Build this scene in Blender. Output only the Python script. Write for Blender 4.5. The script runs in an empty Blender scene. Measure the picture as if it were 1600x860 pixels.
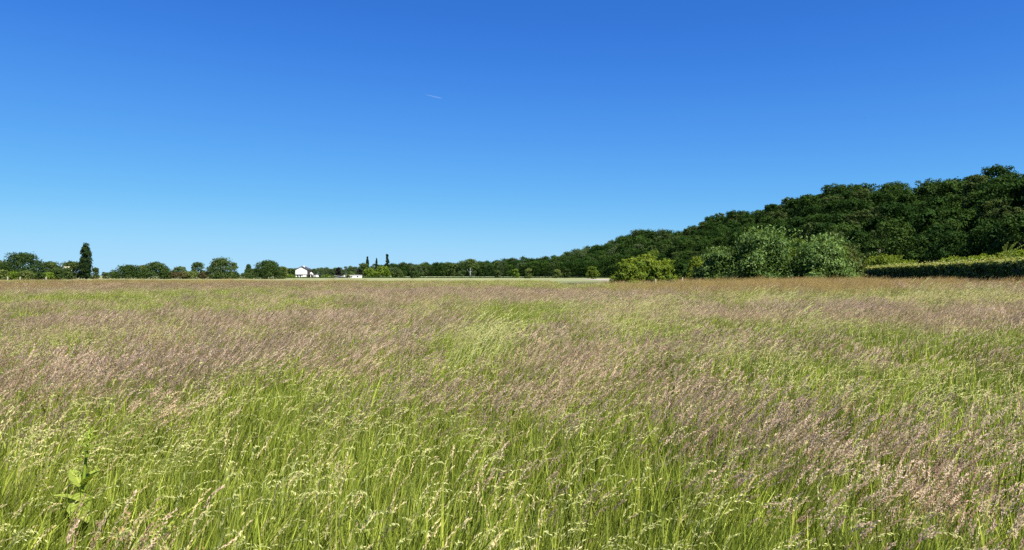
import bpy, math, random
import numpy as np
from mathutils import Vector

# ------------------------------------------------------------------ camera, sky, sun, exposure
SC = bpy.context.scene
ROOT = SC.collection
EYE = 1.9                       # eye height over the field (m)
F = 1155.0                      # focal length in pixels of the 1600 px wide photograph
cam_d = bpy.data.cameras.new("camera")
cam_d.sensor_width = 36.0
cam_d.lens = 36.0 * F / 1600.0
cam_d.clip_start = 0.05
cam_d.clip_end = 60000
cam = bpy.data.objects.new("camera", cam_d)
ROOT.objects.link(cam)
cam.location = (0, 0, EYE)
cam.rotation_euler = (math.pi / 2, 0, 0)
SC.camera = cam

SUN_AZ, SUN_EL = math.radians(138), math.radians(54)
world = bpy.data.worlds.new("World")
SC.world = world
world.use_nodes = True
wn, wl = world.node_tree.nodes, world.node_tree.links
sky = wn.new("ShaderNodeTexSky")
sky.sky_type = 'NISHITA'
sky.sun_disc = False
sky.sun_elevation = SUN_EL
sky.sun_rotation = SUN_AZ
sky.altitude = 0
sky.air_density = 0.6
sky.dust_density = 0.0
sky.ozone_density = 6.0
# the camera's tone response to a clear blue sky (one curve per channel for the whole sky)
SKY_STRENGTH = 0.05
dn = wn.new("ShaderNodeVectorMath"); dn.operation = 'SCALE'; dn.inputs["Scale"].default_value = 0.1
rc = wn.new("ShaderNodeRGBCurve")
for ch, pts in ((0, [(0.0, 0.0), (0.072, 0.036), (0.121, 0.080), (0.25, 0.19), (0.379, 0.305), (0.6, 0.405), (1.0, 0.47)]),
                (1, [(0.0, 0.0), (0.141, 0.180), (0.232, 0.314), (0.40, 0.50), (0.582, 0.64), (0.734, 0.70), (1.0, 0.75)]),
                (2, [(0.0, 0.0), (0.305, 0.66), (0.459, 0.84), (0.765, 0.95), (1.0, 0.98)])):
    cu = rc.mapping.curves[ch]
    cu.points[0].location = pts[0]; cu.points[1].location = pts[-1]
    for p in pts[1:-1]: cu.points.new(*p)
rc.mapping.update()
up = wn.new("ShaderNodeVectorMath"); up.operation = 'SCALE'; up.inputs["Scale"].default_value = 9.2
wl.new(sky.outputs[0], dn.inputs[0]); wl.new(dn.outputs[0], rc.inputs["Color"]); wl.new(rc.outputs[0], up.inputs[0])
wl.new(up.outputs[0], wn["Background"].inputs[0])
wn["Background"].inputs[1].default_value = SKY_STRENGTH

sd = bpy.data.lights.new("sun", 'SUN')
sd.energy = 5.0
sd.angle = math.radians(0.53)
sd.color = (1.0, 0.955, 0.88)
sun = bpy.data.objects.new("sun", sd)
ROOT.objects.link(sun)
s_dir = Vector((math.cos(SUN_EL) * math.sin(SUN_AZ), math.cos(SUN_EL) * math.cos(SUN_AZ), math.sin(SUN_EL)))
sun.rotation_euler = s_dir.to_track_quat('Z', 'Y').to_euler()
sun.location = s_dir * 100

SC.view_settings.view_transform = 'Standard'
SC.view_settings.look = 'None'
SC.view_settings.gamma = 1.0
SC.view_settings.use_curve_mapping = False
SC.view_settings.exposure = math.log2(0.1 / SKY_STRENGTH) + 0.12
SC.render.engine = 'CYCLES'
SC.cycles.use_denoising = False
SC.render.filter_size = 1.0
SC.cycles.max_bounces = 5
SC.cycles.diffuse_bounces = 2
SC.cycles.transmission_bounces = 3
SC.cycles.glossy_bounces = 1
SC.cycles.caustics_reflective = False
SC.cycles.caustics_refractive = False

# ------------------------------------------------------------------ helpers
RNG = np.random.default_rng(7)


def gx(x, d):                   # photograph column -> metres to the side at depth d
    return (x - 800.0) / F * d


def gz(y, d):                   # photograph row -> height at depth d
    return EYE + (430.0 - y) / F * d


def sstep(a, b, x):
    t = np.clip((np.asarray(x, float) - a) / (b - a), 0, 1)
    return t * t * (3 - 2 * t)


def rise(X, Y):                 # the field swells gently towards the hedge
    X = np.asarray(X, float); Y = np.asarray(Y, float)
    return 0.62 * sstep(2, 26, X) * sstep(8, 46, Y) * (1 - 0.45 * sstep(60, 110, Y)) * (1 - sstep(120, 200, Y))


def setp(o, label=None, cat=None, group=None, kind=None):
    if label: o["label"] = label
    if cat: o["category"] = cat
    if group: o["group"] = group
    if kind: o["kind"] = kind
    return o


def empty(name, loc=(0, 0, 0), rz=0.0):
    o = bpy.data.objects.new(name, None)
    o.empty_display_size = 0.2
    ROOT.objects.link(o)
    o.location = loc
    o.rotation_euler = (0, 0, rz)
    return o


def np_mesh(name, verts, faces, mats, mat_idx=None, attrs=None, smooth=False):
    """verts (n,3); faces: list of arrays, each (m,k)."""
    me = bpy.data.meshes.new(name)
    verts = np.asarray(verts, np.float32)
    fl = [np.asarray(f, np.int32) for f in faces if len(f)]
    nl = sum(f.size for f in fl)
    nf = sum(len(f) for f in fl)
    me.vertices.add(len(verts))
    me.vertices.foreach_set("co", verts.ravel())
    me.loops.add(nl)
    me.loops.foreach_set("vertex_index", np.concatenate([f.ravel() for f in fl]))
    tot = np.concatenate([np.full(len(f), f.shape[1], np.int32) for f in fl])
    st = np.concatenate([[0], np.cumsum(tot)[:-1]]).astype(np.int32)
    me.polygons.add(nf)
    me.polygons.foreach_set("loop_start", st)
    me.polygons.foreach_set("loop_total", tot)
    for m in mats:
        me.materials.append(m)
    if mat_idx is not None:
        me.polygons.foreach_set("material_index", np.asarray(mat_idx, np.int32))
    if smooth:
        me.polygons.foreach_set("use_smooth", np.ones(nf, bool))
    me.update(calc_edges=True)
    for k, (dom, arr) in (attrs or {}).items():
        a = me.attributes.new(k, 'FLOAT', dom)
        a.data.foreach_set("value", np.asarray(arr, np.float32))
    return me


def link(name, me, parent=None, loc=(0, 0, 0), rz=0.0):
    o = bpy.data.objects.new(name, me)
    ROOT.objects.link(o)
    o.location = loc
    o.rotation_euler = (0, 0, rz)
    if parent: o.parent = parent
    return o


class MB:
    """collects boxes / prisms / tubes for one mesh"""
    def __init__(self):
        self.v, self.f = [], []

    def add(self, vs, fs):
        b = len(self.v)
        self.v += [tuple(p) for p in vs]
        self.f += [tuple(i + b for i in f) for f in fs]

    def box(self, x0, x1, y0, y1, z0, z1):
        self.add([(x0, y0, z0), (x1, y0, z0), (x1, y1, z0), (x0, y1, z0), (x0, y0, z1), (x1, y0, z1), (x1, y1, z1), (x0, y1, z1)],
                 [(3, 2, 1, 0), (4, 5, 6, 7), (0, 1, 5, 4), (1, 2, 6, 5), (2, 3, 7, 6), (3, 0, 4, 7)])

    def prism(self, poly, y0, y1):          # polygon in XZ pushed along Y
        n = len(poly)
        self.add([(x, y0, z) for x, z in poly] + [(x, y1, z) for x, z in poly],
                 [tuple(range(n)), tuple(range(2 * n - 1, n - 1, -1))] + [(i, i + n, (i + 1) % n + n, (i + 1) % n) for i in range(n)])

    def tube(self, pts, rad, n=7):
        rings = []
        for i, p in enumerate(pts):
            p = Vector(p)
            a = Vector(pts[max(i - 1, 0)]); b = Vector(pts[min(i + 1, len(pts) - 1)])
            t = (b - a).normalized()
            u = t.cross(Vector((0.31, 0.95, 0.02))).normalized(); w = t.cross(u)
            rings.append([p + (u * math.cos(k * 2 * math.pi / n) + w * math.sin(k * 2 * math.pi / n)) * rad[i] for k in range(n)])
        vs = [q for r in rings for q in r]
        fs = [(i * n + k, i * n + (k + 1) % n, (i + 1) * n + (k + 1) % n, (i + 1) * n + k) for i in range(len(pts) - 1) for k in range(n)]
        fs.append(tuple(range((len(pts) - 1) * n, len(pts) * n)))
        fs.append(tuple(reversed(range(n))))
        self.add(vs, fs)

    def mesh(self, name, mat, smooth=False):
        me = bpy.data.meshes.new(name)
        me.from_pydata(self.v, [], self.f)
        me.materials.append(mat)
        if smooth:
            for p in me.polygons: p.use_smooth = True
        me.update()
        return me


# ------------------------------------------------------------------ materials
def newmat(name):
    m = bpy.data.materials.new(name)
    m.use_nodes = True
    m.node_tree.nodes.clear()
    out = m.node_tree.nodes.new("ShaderNodeOutputMaterial")
    return m, m.node_tree.nodes, m.node_tree.links, out


def leafy(name, c0, c1, trans=0.35, rough=0.5, spec=0.3, rnd=0.35, c2=None, tcol=(1.25, 1.2, 0.55), inst=False):
    """foliage: tone attribute blends c0 -> c1, the object's random number shifts the whole plant"""
    m, N, L, out = newmat(name)
    at = N.new("ShaderNodeAttribute"); at.attribute_name = "tone"
    mix = N.new("ShaderNodeMix"); mix.data_type = 'RGBA'
    mix.inputs[6].default_value = (*c0, 1); mix.inputs[7].default_value = (*c1, 1)
    L.new(at.outputs["Fac"], mix.inputs[0])
    col = mix.outputs[2]
    oi = N.new("ShaderNodeObjectInfo")
    rsrc = oi.outputs["Random"]
    if inst:
        ai = N.new("ShaderNodeAttribute"); ai.attribute_type = 'INSTANCER'; ai.attribute_name = "tint"
        rsrc = ai.outputs["Fac"]
    if c2 is not None:
        m2 = N.new("ShaderNodeMix"); m2.data_type = 'RGBA'
        sc = N.new("ShaderNodeMath"); sc.operation = 'MULTIPLY'; sc.inputs[1].default_value = 0.75
        L.new(rsrc, sc.inputs[0]); L.new(sc.outputs[0], m2.inputs[0])
        L.new(col, m2.inputs[6]); m2.inputs[7].default_value = (*c2, 1)
        col = m2.outputs[2]
    mr = N.new("ShaderNodeMapRange")
    mr.inputs[3].default_value = 1 - rnd; mr.inputs[4].default_value = 1 + rnd
    L.new(oi.outputs["Random"], mr.inputs[0])
    mul = N.new("ShaderNodeVectorMath"); mul.operation = 'SCALE'
    L.new(col, mul.inputs[0]); L.new(mr.outputs[0], mul.inputs["Scale"])
    p = N.new("ShaderNodeBsdfPrincipled")
    p.inputs["Roughness"].default_value = rough
    p.inputs["Specular IOR Level"].default_value = spec
    L.new(mul.outputs[0], p.inputs["Base Color"])
    tr = N.new("ShaderNodeBsdfTranslucent")
    tm = N.new("ShaderNodeVectorMath"); tm.operation = 'MULTIPLY'; tm.inputs[1].default_value = tcol
    L.new(mul.outputs[0], tm.inputs[0]); L.new(tm.outputs[0], tr.inputs["Color"])
    ms = N.new("ShaderNodeMixShader"); ms.inputs[0].default_value = trans
    L.new(p.outputs[0], ms.inputs[1]); L.new(tr.outputs[0], ms.inputs[2])
    L.new(ms.outputs[0], out.inputs["Surface"])
    return m


def plain(name, c, rough=0.8, c1=None, scale=4.0, spec=0.3, detail=5.0, bump=0.0, stretch=(1, 1, 1)):
    m, N, L, out = newmat(name)
    p = N.new("ShaderNodeBsdfPrincipled")
    p.inputs["Roughness"].default_value = rough
    p.inputs["Specular IOR Level"].default_value = spec
    tc = N.new("ShaderNodeTexCoord")
    mp = N.new("ShaderNodeMapping"); mp.inputs["Scale"].default_value = stretch
    nz = N.new("ShaderNodeTexNoise"); nz.inputs["Scale"].default_value = scale; nz.inputs["Detail"].default_value = detail
    L.new(tc.outputs["Object"], mp.inputs[0]); L.new(mp.outputs[0], nz.inputs["Vector"])
    rp = N.new("ShaderNodeValToRGB")
    rp.color_ramp.elements[0].position = 0.32; rp.color_ramp.elements[1].position = 0.68
    rp.color_ramp.elements[0].color = (*c, 1); rp.color_ramp.elements[1].color = (*(c1 or tuple(k * 0.75 for k in c)), 1)
    L.new(nz.outputs[0], rp.inputs[0]); L.new(rp.outputs[0], p.inputs["Base Color"])
    if bump:
        b = N.new("ShaderNodeBump"); b.inputs["Strength"].default_value = bump; b.inputs["Distance"].default_value = 0.05
        L.new(nz.outputs[0], b.inputs["Height"]); L.new(b.outputs[0], p.inputs["Normal"])
    L.new(p.outputs[0], out.inputs["Surface"])
    return m


M = {}
M["soil"] = plain("meadow_soil", (0.055, 0.052, 0.024), 0.95, (0.038, 0.042, 0.016), 1.2, bump=0.4)
M["far_land"] = plain("far_pasture", (0.13, 0.155, 0.06), 0.95, (0.17, 0.165, 0.08), 0.012, stretch=(0.3, 1, 1))
M["hay"] = plain("pale_hay", (0.235, 0.235, 0.105), 0.95, (0.17, 0.19, 0.07), 0.03, stretch=(0.4, 1, 1))
M["pasture"] = plain("grey_green_pasture", (0.22, 0.24, 0.11), 0.95, (0.15, 0.18, 0.07), 0.02, stretch=(0.3, 1, 1))
M["baresoil"] = plain("bare_track", (0.34, 0.29, 0.245), 0.95, (0.28, 0.24, 0.20), 0.2)
M["litter"] = plain("wood_floor", (0.03, 0.032, 0.015), 0.95, (0.02, 0.025, 0.01), 0.15)
M["bark"] = plain("brown_bark", (0.07, 0.055, 0.04), 0.9, (0.11, 0.09, 0.07), 2.0, bump=0.5, stretch=(1, 1, 0.25))
M["palebark"] = plain("pale_bark", (0.60, 0.56, 0.48), 0.85, (0.42, 0.39, 0.33), 1.5, bump=0.3, stretch=(1, 1, 0.3))
M["postwood"] = plain("weathered_post", (0.42, 0.38, 0.30), 0.85, (0.30, 0.27, 0.22), 6.0, stretch=(1, 1, 0.2))
M["white"] = plain("white_render", (0.80, 0.77, 0.71), 0.75, (0.74, 0.71, 0.65), 0.8)
M["roof"] = plain("dark_slate", (0.055, 0.055, 0.062), 0.7, (0.035, 0.035, 0.04), 1.5)
M["greyroof"] = plain("grey_sheet_roof", (0.30, 0.29, 0.28), 0.6, (0.24, 0.235, 0.23), 0.8)
M["glass"] = plain("dark_glass", (0.02, 0.022, 0.028), 0.12, (0.03, 0.03, 0.035), 1.0, spec=0.6)
M["brick"] = plain("red_brick", (0.20, 0.075, 0.05), 0.85, (0.15, 0.06, 0.042), 3.0)
M["timber"] = plain("dark_timber", (0.05, 0.042, 0.035), 0.8, (0.035, 0.03, 0.025), 3.0)
M["oak"] = leafy("oak_leaves", (0.009, 0.030, 0.005), (0.032, 0.077, 0.010), 0.22, 0.7, 0.07, 0.22, c2=(0.038, 0.066, 0.011))
M["fieldoak"] = leafy("field_oak_leaves", (0.022, 0.048, 0.011), (0.062, 0.105, 0.024), 0.28, 0.7, 0.06, 0.2, c2=(0.06, 0.085, 0.025))
M["birch"] = leafy("birch_leaves", (0.034, 0.060, 0.015), (0.088, 0.120, 0.032), 0.3, 0.7, 0.07, 0.22)
M["fresh"] = leafy("fresh_leaves", (0.060, 0.110, 0.012), (0.165, 0.225, 0.026), 0.38, 0.6, 0.10, 0.2)
M["hazel"] = leafy("hazel_leaves", (0.055, 0.110, 0.010), (0.25, 0.31, 0.036), 0.40, 0.6, 0.10, 0.15)
M["willow"] = leafy("grey_willow_leaves", (0.028, 0.072, 0.011), (0.165, 0.245, 0.060), 0.30, 0.55, 0.15, 0.1)
M["olive"] = leafy("olive_leaves", (0.060, 0.088, 0.022), (0.145, 0.175, 0.045), 0.33, 0.65, 0.08, 0.2)
M["cypress"] = leafy("cypress_sprays", (0.010, 0.024, 0.008), (0.026, 0.045, 0.012), 0.12, 0.7, 0.05, 0.15)
M["copper"] = leafy("black_purple_leaves", (0.008, 0.007, 0.008), (0.018, 0.015, 0.014), 0.08, 0.7, 0.04, 0.1)
M["far_hazed"] = leafy("hazed_far_wood_leaves", (0.038, 0.066, 0.024), (0.085, 0.118, 0.042), 0.25, 0.7, 0.05, 0.22)  # lighter green: the lift of distance haze is put into the leaf colour
M["russet"] = leafy("russet_leaves", (0.055, 0.048, 0.020), (0.105, 0.095, 0.035), 0.3, 0.65, 0.08, 0.2)
M["laurel"] = leafy("hedge_leaves", (0.022, 0.048, 0.007), (0.085, 0.135, 0.022), 0.2, 0.5, 0.08, 0.05)
M["laurelnew_glint"] = leafy("hedge_new_growth_and_glints", (0.17, 0.22, 0.035), (0.36, 0.34, 0.12), 0.3, 0.5, 0.2, 0.05)  # new growth on the hedge top; on its front face, painted glints
M["blossom"] = leafy("cream_blossom", (0.62, 0.58, 0.40), (0.70, 0.66, 0.50), 0.2, 0.6, 0.2, 0.05)
# grasses
M["blade"] = leafy("grass_blades", (0.036, 0.082, 0.006), (0.54, 0.59, 0.09), 0.27, 0.5, 0.14, 0.38, c2=(0.20, 0.24, 0.03), inst=True, tcol=(1.15, 1.15, 0.45))
M["drystem"] = leafy("grass_stems", (0.22, 0.26, 0.06), (0.42, 0.37, 0.15), 0.25, 0.6, 0.1, 0.15, tcol=(1.1, 1.05, 0.8), inst=True)
M["mauve"] = leafy("mauve_grass_heads", (0.44, 0.31, 0.225), (0.76, 0.62, 0.47), 0.40, 0.8, 0.03, 0.34, c2=(0.50, 0.38, 0.21), tcol=(1.1, 0.95, 0.8), inst=True)
M["dark_mauve"] = leafy("dark_mauve_grass_heads", (0.21, 0.13, 0.08), (0.39, 0.275, 0.17), 0.34, 0.8, 0.03, 0.2, tcol=(1.1, 0.95, 0.8), inst=True)
M["straw"] = leafy("straw_grass_heads", (0.46, 0.38, 0.17), (0.68, 0.58, 0.29), 0.32, 0.8, 0.05, 0.15, tcol=(1.1, 1.0, 0.7), inst=True)
M["oat"] = leafy("pale_green_grass_heads", (0.38, 0.41, 0.11), (0.64, 0.63, 0.27), 0.36, 0.7, 0.08, 0.15, tcol=(1.1, 1.05, 0.6), inst=True)
M["rust"] = leafy("rusty_grass_heads", (0.27, 0.185, 0.065), (0.50, 0.37, 0.14), 0.30, 0.8, 0.03, 0.2, tcol=(1.1, 0.95, 0.7), inst=True)
M["dockleaf"] = leafy("dock_leaf", (0.15, 0.22, 0.020), (0.46, 0.50, 0.10), 0.36, 0.45, 0.25, 0.08, tcol=(1.2, 1.15, 0.45))
M["dockstem"] = leafy("dock_stem", (0.22, 0.31, 0.03), (0.38, 0.45, 0.06), 0.15, 0.5, 0.2, 0.05)

# ------------------------------------------------------------------ ground, far fields, hill
def sinh_axis(n, near, far):
    t = np.linspace(-1, 1, n)
    k = math.asinh(far / near)
    return near * np.sinh(t * k)


def sheet(name, X, Y, Z, mat, smooth=True):
    ny, nx = X.shape
    idx = np.arange(nx * ny).reshape(ny, nx)
    f = np.stack([idx[:-1, :-1], idx[:-1, 1:], idx[1:, 1:], idx[1:, :-1]], -1).reshape(-1, 4)
    return np_mesh(name, np.stack([X, Y, Z], -1).reshape(-1, 3), [f], [mat], smooth=smooth)


ax = sinh_axis(161, 22, 9000); ay = sinh_axis(161, 22, 9000)
X, Y = np.meshgrid(ax, ay + 40)
g = link("ground", sheet("ground", X, Y, rise(X, Y) - 0.0, M["soil"]))
setp(g, "dark soil under the tall meadow grass", None, None, "structure")


def strip(name, d0, d1, x0, x1, z, mat, label, n=40, wob=8):
    """a field beyond the meadow, with an uneven border"""
    t = np.linspace(0, 1, n)
    XX = np.linspace(x0, x1, n)
    w0 = np.sin(t * 17 + d0) * wob * 0.6 + np.sin(t * 41 + d1) * wob * 0.4
    Yr = np.stack([np.full(n, d0) + w0, np.full(n, (d0 + d1) / 2), np.full(n, d1) + w0[::-1]])
    Xr = np.stack([XX] * 3)
    o = link(name, sheet(name, Xr, Yr, np.full_like(Xr, z), mat))
    return setp(o, label, None, None, "structure")


strip("far_pasture_field", 180, 4200, -2600, 2600, 0.02, M["far_land"], "dull green pasture stretching to the distant trees")
strip("hay_field", 222, 455, -420, 78, 0.06, M["hay"], "pale mown hay field beyond the meadow")
strip("pasture_field", 540, 930, -700, 40, 0.05, M["pasture"], "grey green pasture in front of the far wood")
strip("track", 225, 330, 30, 62, 0.10, M["baresoil"], "bare pale track at the foot of the wooded hill", wob=3)

# hill under the wood: edge depth and crest height follow the skyline of the wood
SKY = np.array([(640, 415), (700, 415), (740, 413), (780, 407), (820, 405), (850, 402), (880, 398), (900, 393), (920, 389), (950, 382), (965, 375),
                (985, 367), (1000, 365), (1030, 364), (1060, 362), (1085, 357), (1100, 347), (1130, 338), (1160, 332), (1200, 327),
                (1240, 316), (1265, 308), (1290, 300), (1320, 297), (1345, 296), (1370, 291), (1400, 295), (1420, 298), (1450, 292),
                (1490, 285), (1510, 278), (1550, 274), (1580, 269), (1600, 265), (1700, 250), (1900, 230), (2400, 200)], float)
EDGE = np.array([(-60, 110), (60, 104), (140, 98), (250, 95), (400, 89), (560, 82), (700, 66), (800, 40), (880, -10), (940, -80), (985, -170)], float)  # (Y, X)
PY, PX = EDGE[:, 0], EDGE[:, 1]
UE = PX / np.maximum(PY, 20)     # bearing of each edge point (falls monotonically)


def edge_depth(u):
    u = np.asarray(u, float)
    o = np.argsort(UE)
    return np.interp(u, UE[o], PY[o])


CREST_W = 58.0
TREE_H = 15.6


def crest_h(u):
    """height of the crest seen at bearing u, so that its trees make the skyline"""
    u = np.asarray(u, float)
    x = u * F + 800
    y = np.interp(x, SKY[:, 0], SKY[:, 1])
    ye = edge_depth(u)
    run = CREST_W / np.maximum(np.sqrt(u * u + 0.04), 0.12) * 0.9      # crest lies this much deeper along the bearing
    run = np.minimum(run, 170)
    yc = ye + run
    h = (430 - y) / F * yc + EYE - TREE_H
    return np.maximum(h, 0.0), ye, yc


def hill_z(X, Y):
    X = np.asarray(X, float); Y = np.asarray(Y, float)
    u = X / np.maximum(Y, 1)
    h, ye, yc = crest_h(u)
    t = np.clip((Y - ye) / (yc - ye), 0, 3)
    return h * (0.15 * np.clip(t, 0, 1) + 0.85 * sstep(-0.05, 1.05, t))


us = np.concatenate([np.linspace(-0.2, 0.75, 110), np.linspace(0.78, 1.6, 14)])
ts = np.concatenate([[-0.12], np.linspace(0, 1.15, 16), [1.6, 2.4, 3.4]])
U, T = np.meshgrid(us, ts)
H, YE, YC = crest_h(U)
YY = np.maximum(YE + (YC - YE) * T, 25)
XX = U * YY
ZZ = hill_z(XX, YY); ZZ[0] = -0.4
hill = link("hill", sheet("hill", XX, YY, ZZ + 0.03, M["litter"]))
setp(hill, "steep wooded hill rising behind the clipped hedge", None, None, "structure")


# ------------------------------------------------------------------ foliage builders
def leaf_quads(P, Nn, size, rng, aspect=1.6):
    """one rhombic leaf per point, Nn = its facing"""
    n = len(P)
    Nn = Nn / np.linalg.norm(Nn, axis=1, keepdims=True)
    r = rng.normal(size=(n, 3))
    a = np.cross(Nn, r); a /= np.linalg.norm(a, axis=1, keepdims=True) + 1e-9
    b = np.cross(Nn, a)
    s = np.asarray(size).reshape(-1, 1) * np.ones((n, 1))
    L_ = a * s * 0.5 * math.sqrt(aspect); W_ = b * s * 0.5 / math.sqrt(aspect)
    bend = Nn * s * 0.12
    V = np.stack([P - L_ - bend, P + W_ + L_ * 0.1, P + L_ - bend, P - W_ + L_ * 0.1], 1).reshape(-1, 3)
    Fq = np.arange(n * 4).reshape(n, 4)
    return V, Fq


def envelope(kind, z):
    z = np.clip(z, 0, 1)
    if kind == 'round':
        return np.sin(math.pi * np.clip(z * 0.86 + 0.10, 0, 1)) ** 0.62
    if kind == 'full':
        return np.sin(math.pi * np.clip(0.30 + z * 0.68, 0, 1)) ** 0.48
    if kind == 'dome':
        return np.sqrt(np.clip(1 - (np.clip(z, 0, 1) * 0.98) ** 2.2, 0, 1)) * (0.86 + 0.14 * np.sin(z * 3))
    if kind == 'column':
        return np.clip(np.minimum(0.72 + 0.6 * z, 1.0), 0, 1) * np.sqrt(np.clip(1 - ((z - 0.3) / 0.70).clip(0, 1) ** 2.6, 0, 1))
    if kind == 'spire':
        return np.clip(1.02 - z * 0.62, 0, 1) * np.sqrt(np.clip(1 - ((z - 0.7) / 0.3).clip(0, 1) ** 2, 0, 1)) * np.clip(0.6 + z * 3, 0, 1)
    if kind == 'cone':
        return np.clip(1.05 - z, 0.03, 1)
    return np.ones_like(z)


def crown(seed, rad, z0, z1, kind='round', nlobe=34, nleaf=3000, leaf=0.4, lobe=0.30, fill=0.15, flat=1.0, lean=0.0, spray=0.0, asp=1.6, ragged=0.16):
    rng = np.random.default_rng(seed)
    Hc = z1 - z0
    zz = rng.uniform(0.02, 0.97, nlobe)
    er = envelope(kind, zz) * rad
    lr = np.minimum(rad * lobe, Hc * lobe) * rng.uniform(0.6, 1.3, nlobe)
    if kind in ('column', 'spire'):
        lr = rad * lobe * 1.5 * rng.uniform(0.6, 1.1, nlobe) * np.clip(envelope(kind, zz) + 0.25, 0.3, 1)
    ang = rng.uniform(0, 2 * math.pi, nlobe)
    rr = np.maximum(er - lr * 0.75, 0) * np.sqrt(rng.uniform(0.45, 1.0, nlobe)) * rng.uniform(1 - ragged, 1 + ragged, nlobe)
    C = np.stack([rr * np.cos(ang), rr * np.sin(ang), z0 + zz * (Hc - lr * 1.0)], 1)
    C[:, 2] = np.maximum(C[:, 2], z0 + lr * 0.35)
    # make sure something reaches the very top and the flanks
    C[0] = (0, 0, z1 - lr[0] * 1.0)
    for q in range(1, min(6, nlobe)):      # a broad rather than pointed top
        if kind in ('full', 'dome', 'round'):
            aa = q * 1.256 + seed; C[q] = (math.cos(aa) * rad * 0.42, math.sin(aa) * rad * 0.42, z1 - lr[q] * 1.05 - Hc * rng.uniform(0.02, 0.09))
    lobe_tone = rng.uniform(0, 1, nlobe)
    w = lr ** 2; w /= w.sum()
    n1 = int(nleaf * (1 - fill))
    li = rng.choice(nlobe, n1, p=w)
    D = rng.normal(size=(n1, 3)); D /= np.linalg.norm(D, axis=1, keepdims=True)
    D[:, 2] = np.where(D[:, 2] < -0.35, -D[:, 2], D[:, 2])
    k = rng.uniform(0.62, 1.06, (n1, 1)) ** 0.8
    wob = 1 + 0.22 * np.sin(D[:, :1] * 5 + lobe_tone[li][:, None] * 9) * np.cos(D[:, 1:2] * 6 + li[:, None])
    P = C[li] + D * k * wob * lr[li][:, None] * np.array([1, 1, flat])
    Nn = D + rng.normal(scale=0.38, size=(n1, 3))
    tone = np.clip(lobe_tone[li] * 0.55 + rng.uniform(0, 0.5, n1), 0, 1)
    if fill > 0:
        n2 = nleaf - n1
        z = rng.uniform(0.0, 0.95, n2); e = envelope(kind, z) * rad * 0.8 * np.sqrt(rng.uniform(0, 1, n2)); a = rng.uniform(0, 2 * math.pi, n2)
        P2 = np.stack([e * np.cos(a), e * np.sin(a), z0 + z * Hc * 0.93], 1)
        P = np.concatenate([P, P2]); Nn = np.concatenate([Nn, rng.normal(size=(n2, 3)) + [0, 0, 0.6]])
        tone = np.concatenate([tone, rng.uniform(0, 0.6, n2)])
    if spray > 0:                  # loose upright shoots breaking the outline
        ns = int(nleaf * 0.10)
        si = rng.choice(nlobe, ns // 8 + 1)
        for q in range(8):
            d = np.stack([rng.normal(scale=0.35, size=len(si)) + 0.35, rng.normal(scale=0.3, size=len(si)), np.ones(len(si))], 1)
            if q == 0: base = d
            P3 = C[si] + base * (lr[si][:, None] * 0.9 + spray * q / 8.0)
            P = np.concatenate([P, P3]); Nn = np.concatenate([Nn, rng.normal(size=(len(si), 3))])
            tone = np.concatenate([tone, rng.uniform(0.5, 1, len(si))])
    if lean:
        P[:, 0] += lean * ((P[:, 2] - z0) / Hc) ** 2 * Hc
    P[:, 2] = np.maximum(P[:, 2], 0.02)
    size = leaf * rng.uniform(0.6, 1.45, len(P))
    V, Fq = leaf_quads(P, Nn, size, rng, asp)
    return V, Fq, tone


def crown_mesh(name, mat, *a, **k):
    V, Fq, tone = crown(*a, **k)
    return np_mesh(name, V, [Fq], [mat], attrs={"tone": ('FACE', tone)})


def trunk_mesh(seed, h, r, mat, top=0.75, nlimb=6, spread=0.25, name="trunk", low=0.3):
    rnd = random.Random(seed)
    b = MB()
    pts = []; x = y = 0
    for i in range(7):
        t = i / 6
        pts.append((x, y, -0.15 + t * (h * top + 0.15)))
        x += rnd.uniform(-1, 1) * h * 0.012; y += rnd.uniform(-1, 1) * h * 0.012
    b.tube(pts, [r * (1.35 if i == 0 else 1.0 - 0.13 * i) for i in range(7)], 8)
    for k in range(nlimb):
        t = rnd.uniform(low, 0.95)
        i = min(int(t * 6), 5)
        p = Vector(pts[i]).lerp(Vector(pts[i + 1]), t * 6 - i)
        a = k * 2.4 + rnd.uniform(-0.4, 0.4)
        ln = h * spread * rnd.uniform(0.7, 1.3)
        q = [p, p + Vector((math.cos(a) * ln * 0.45, math.sin(a) * ln * 0.45, ln * 0.35)), p + Vector((math.cos(a) * ln * 0.8, math.sin(a) * ln * 0.8, ln * 0.95))]
        b.tube(q, [r * 0.42, r * 0.28, r * 0.08], 5)
    return b.mesh(name, mat, True)


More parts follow.
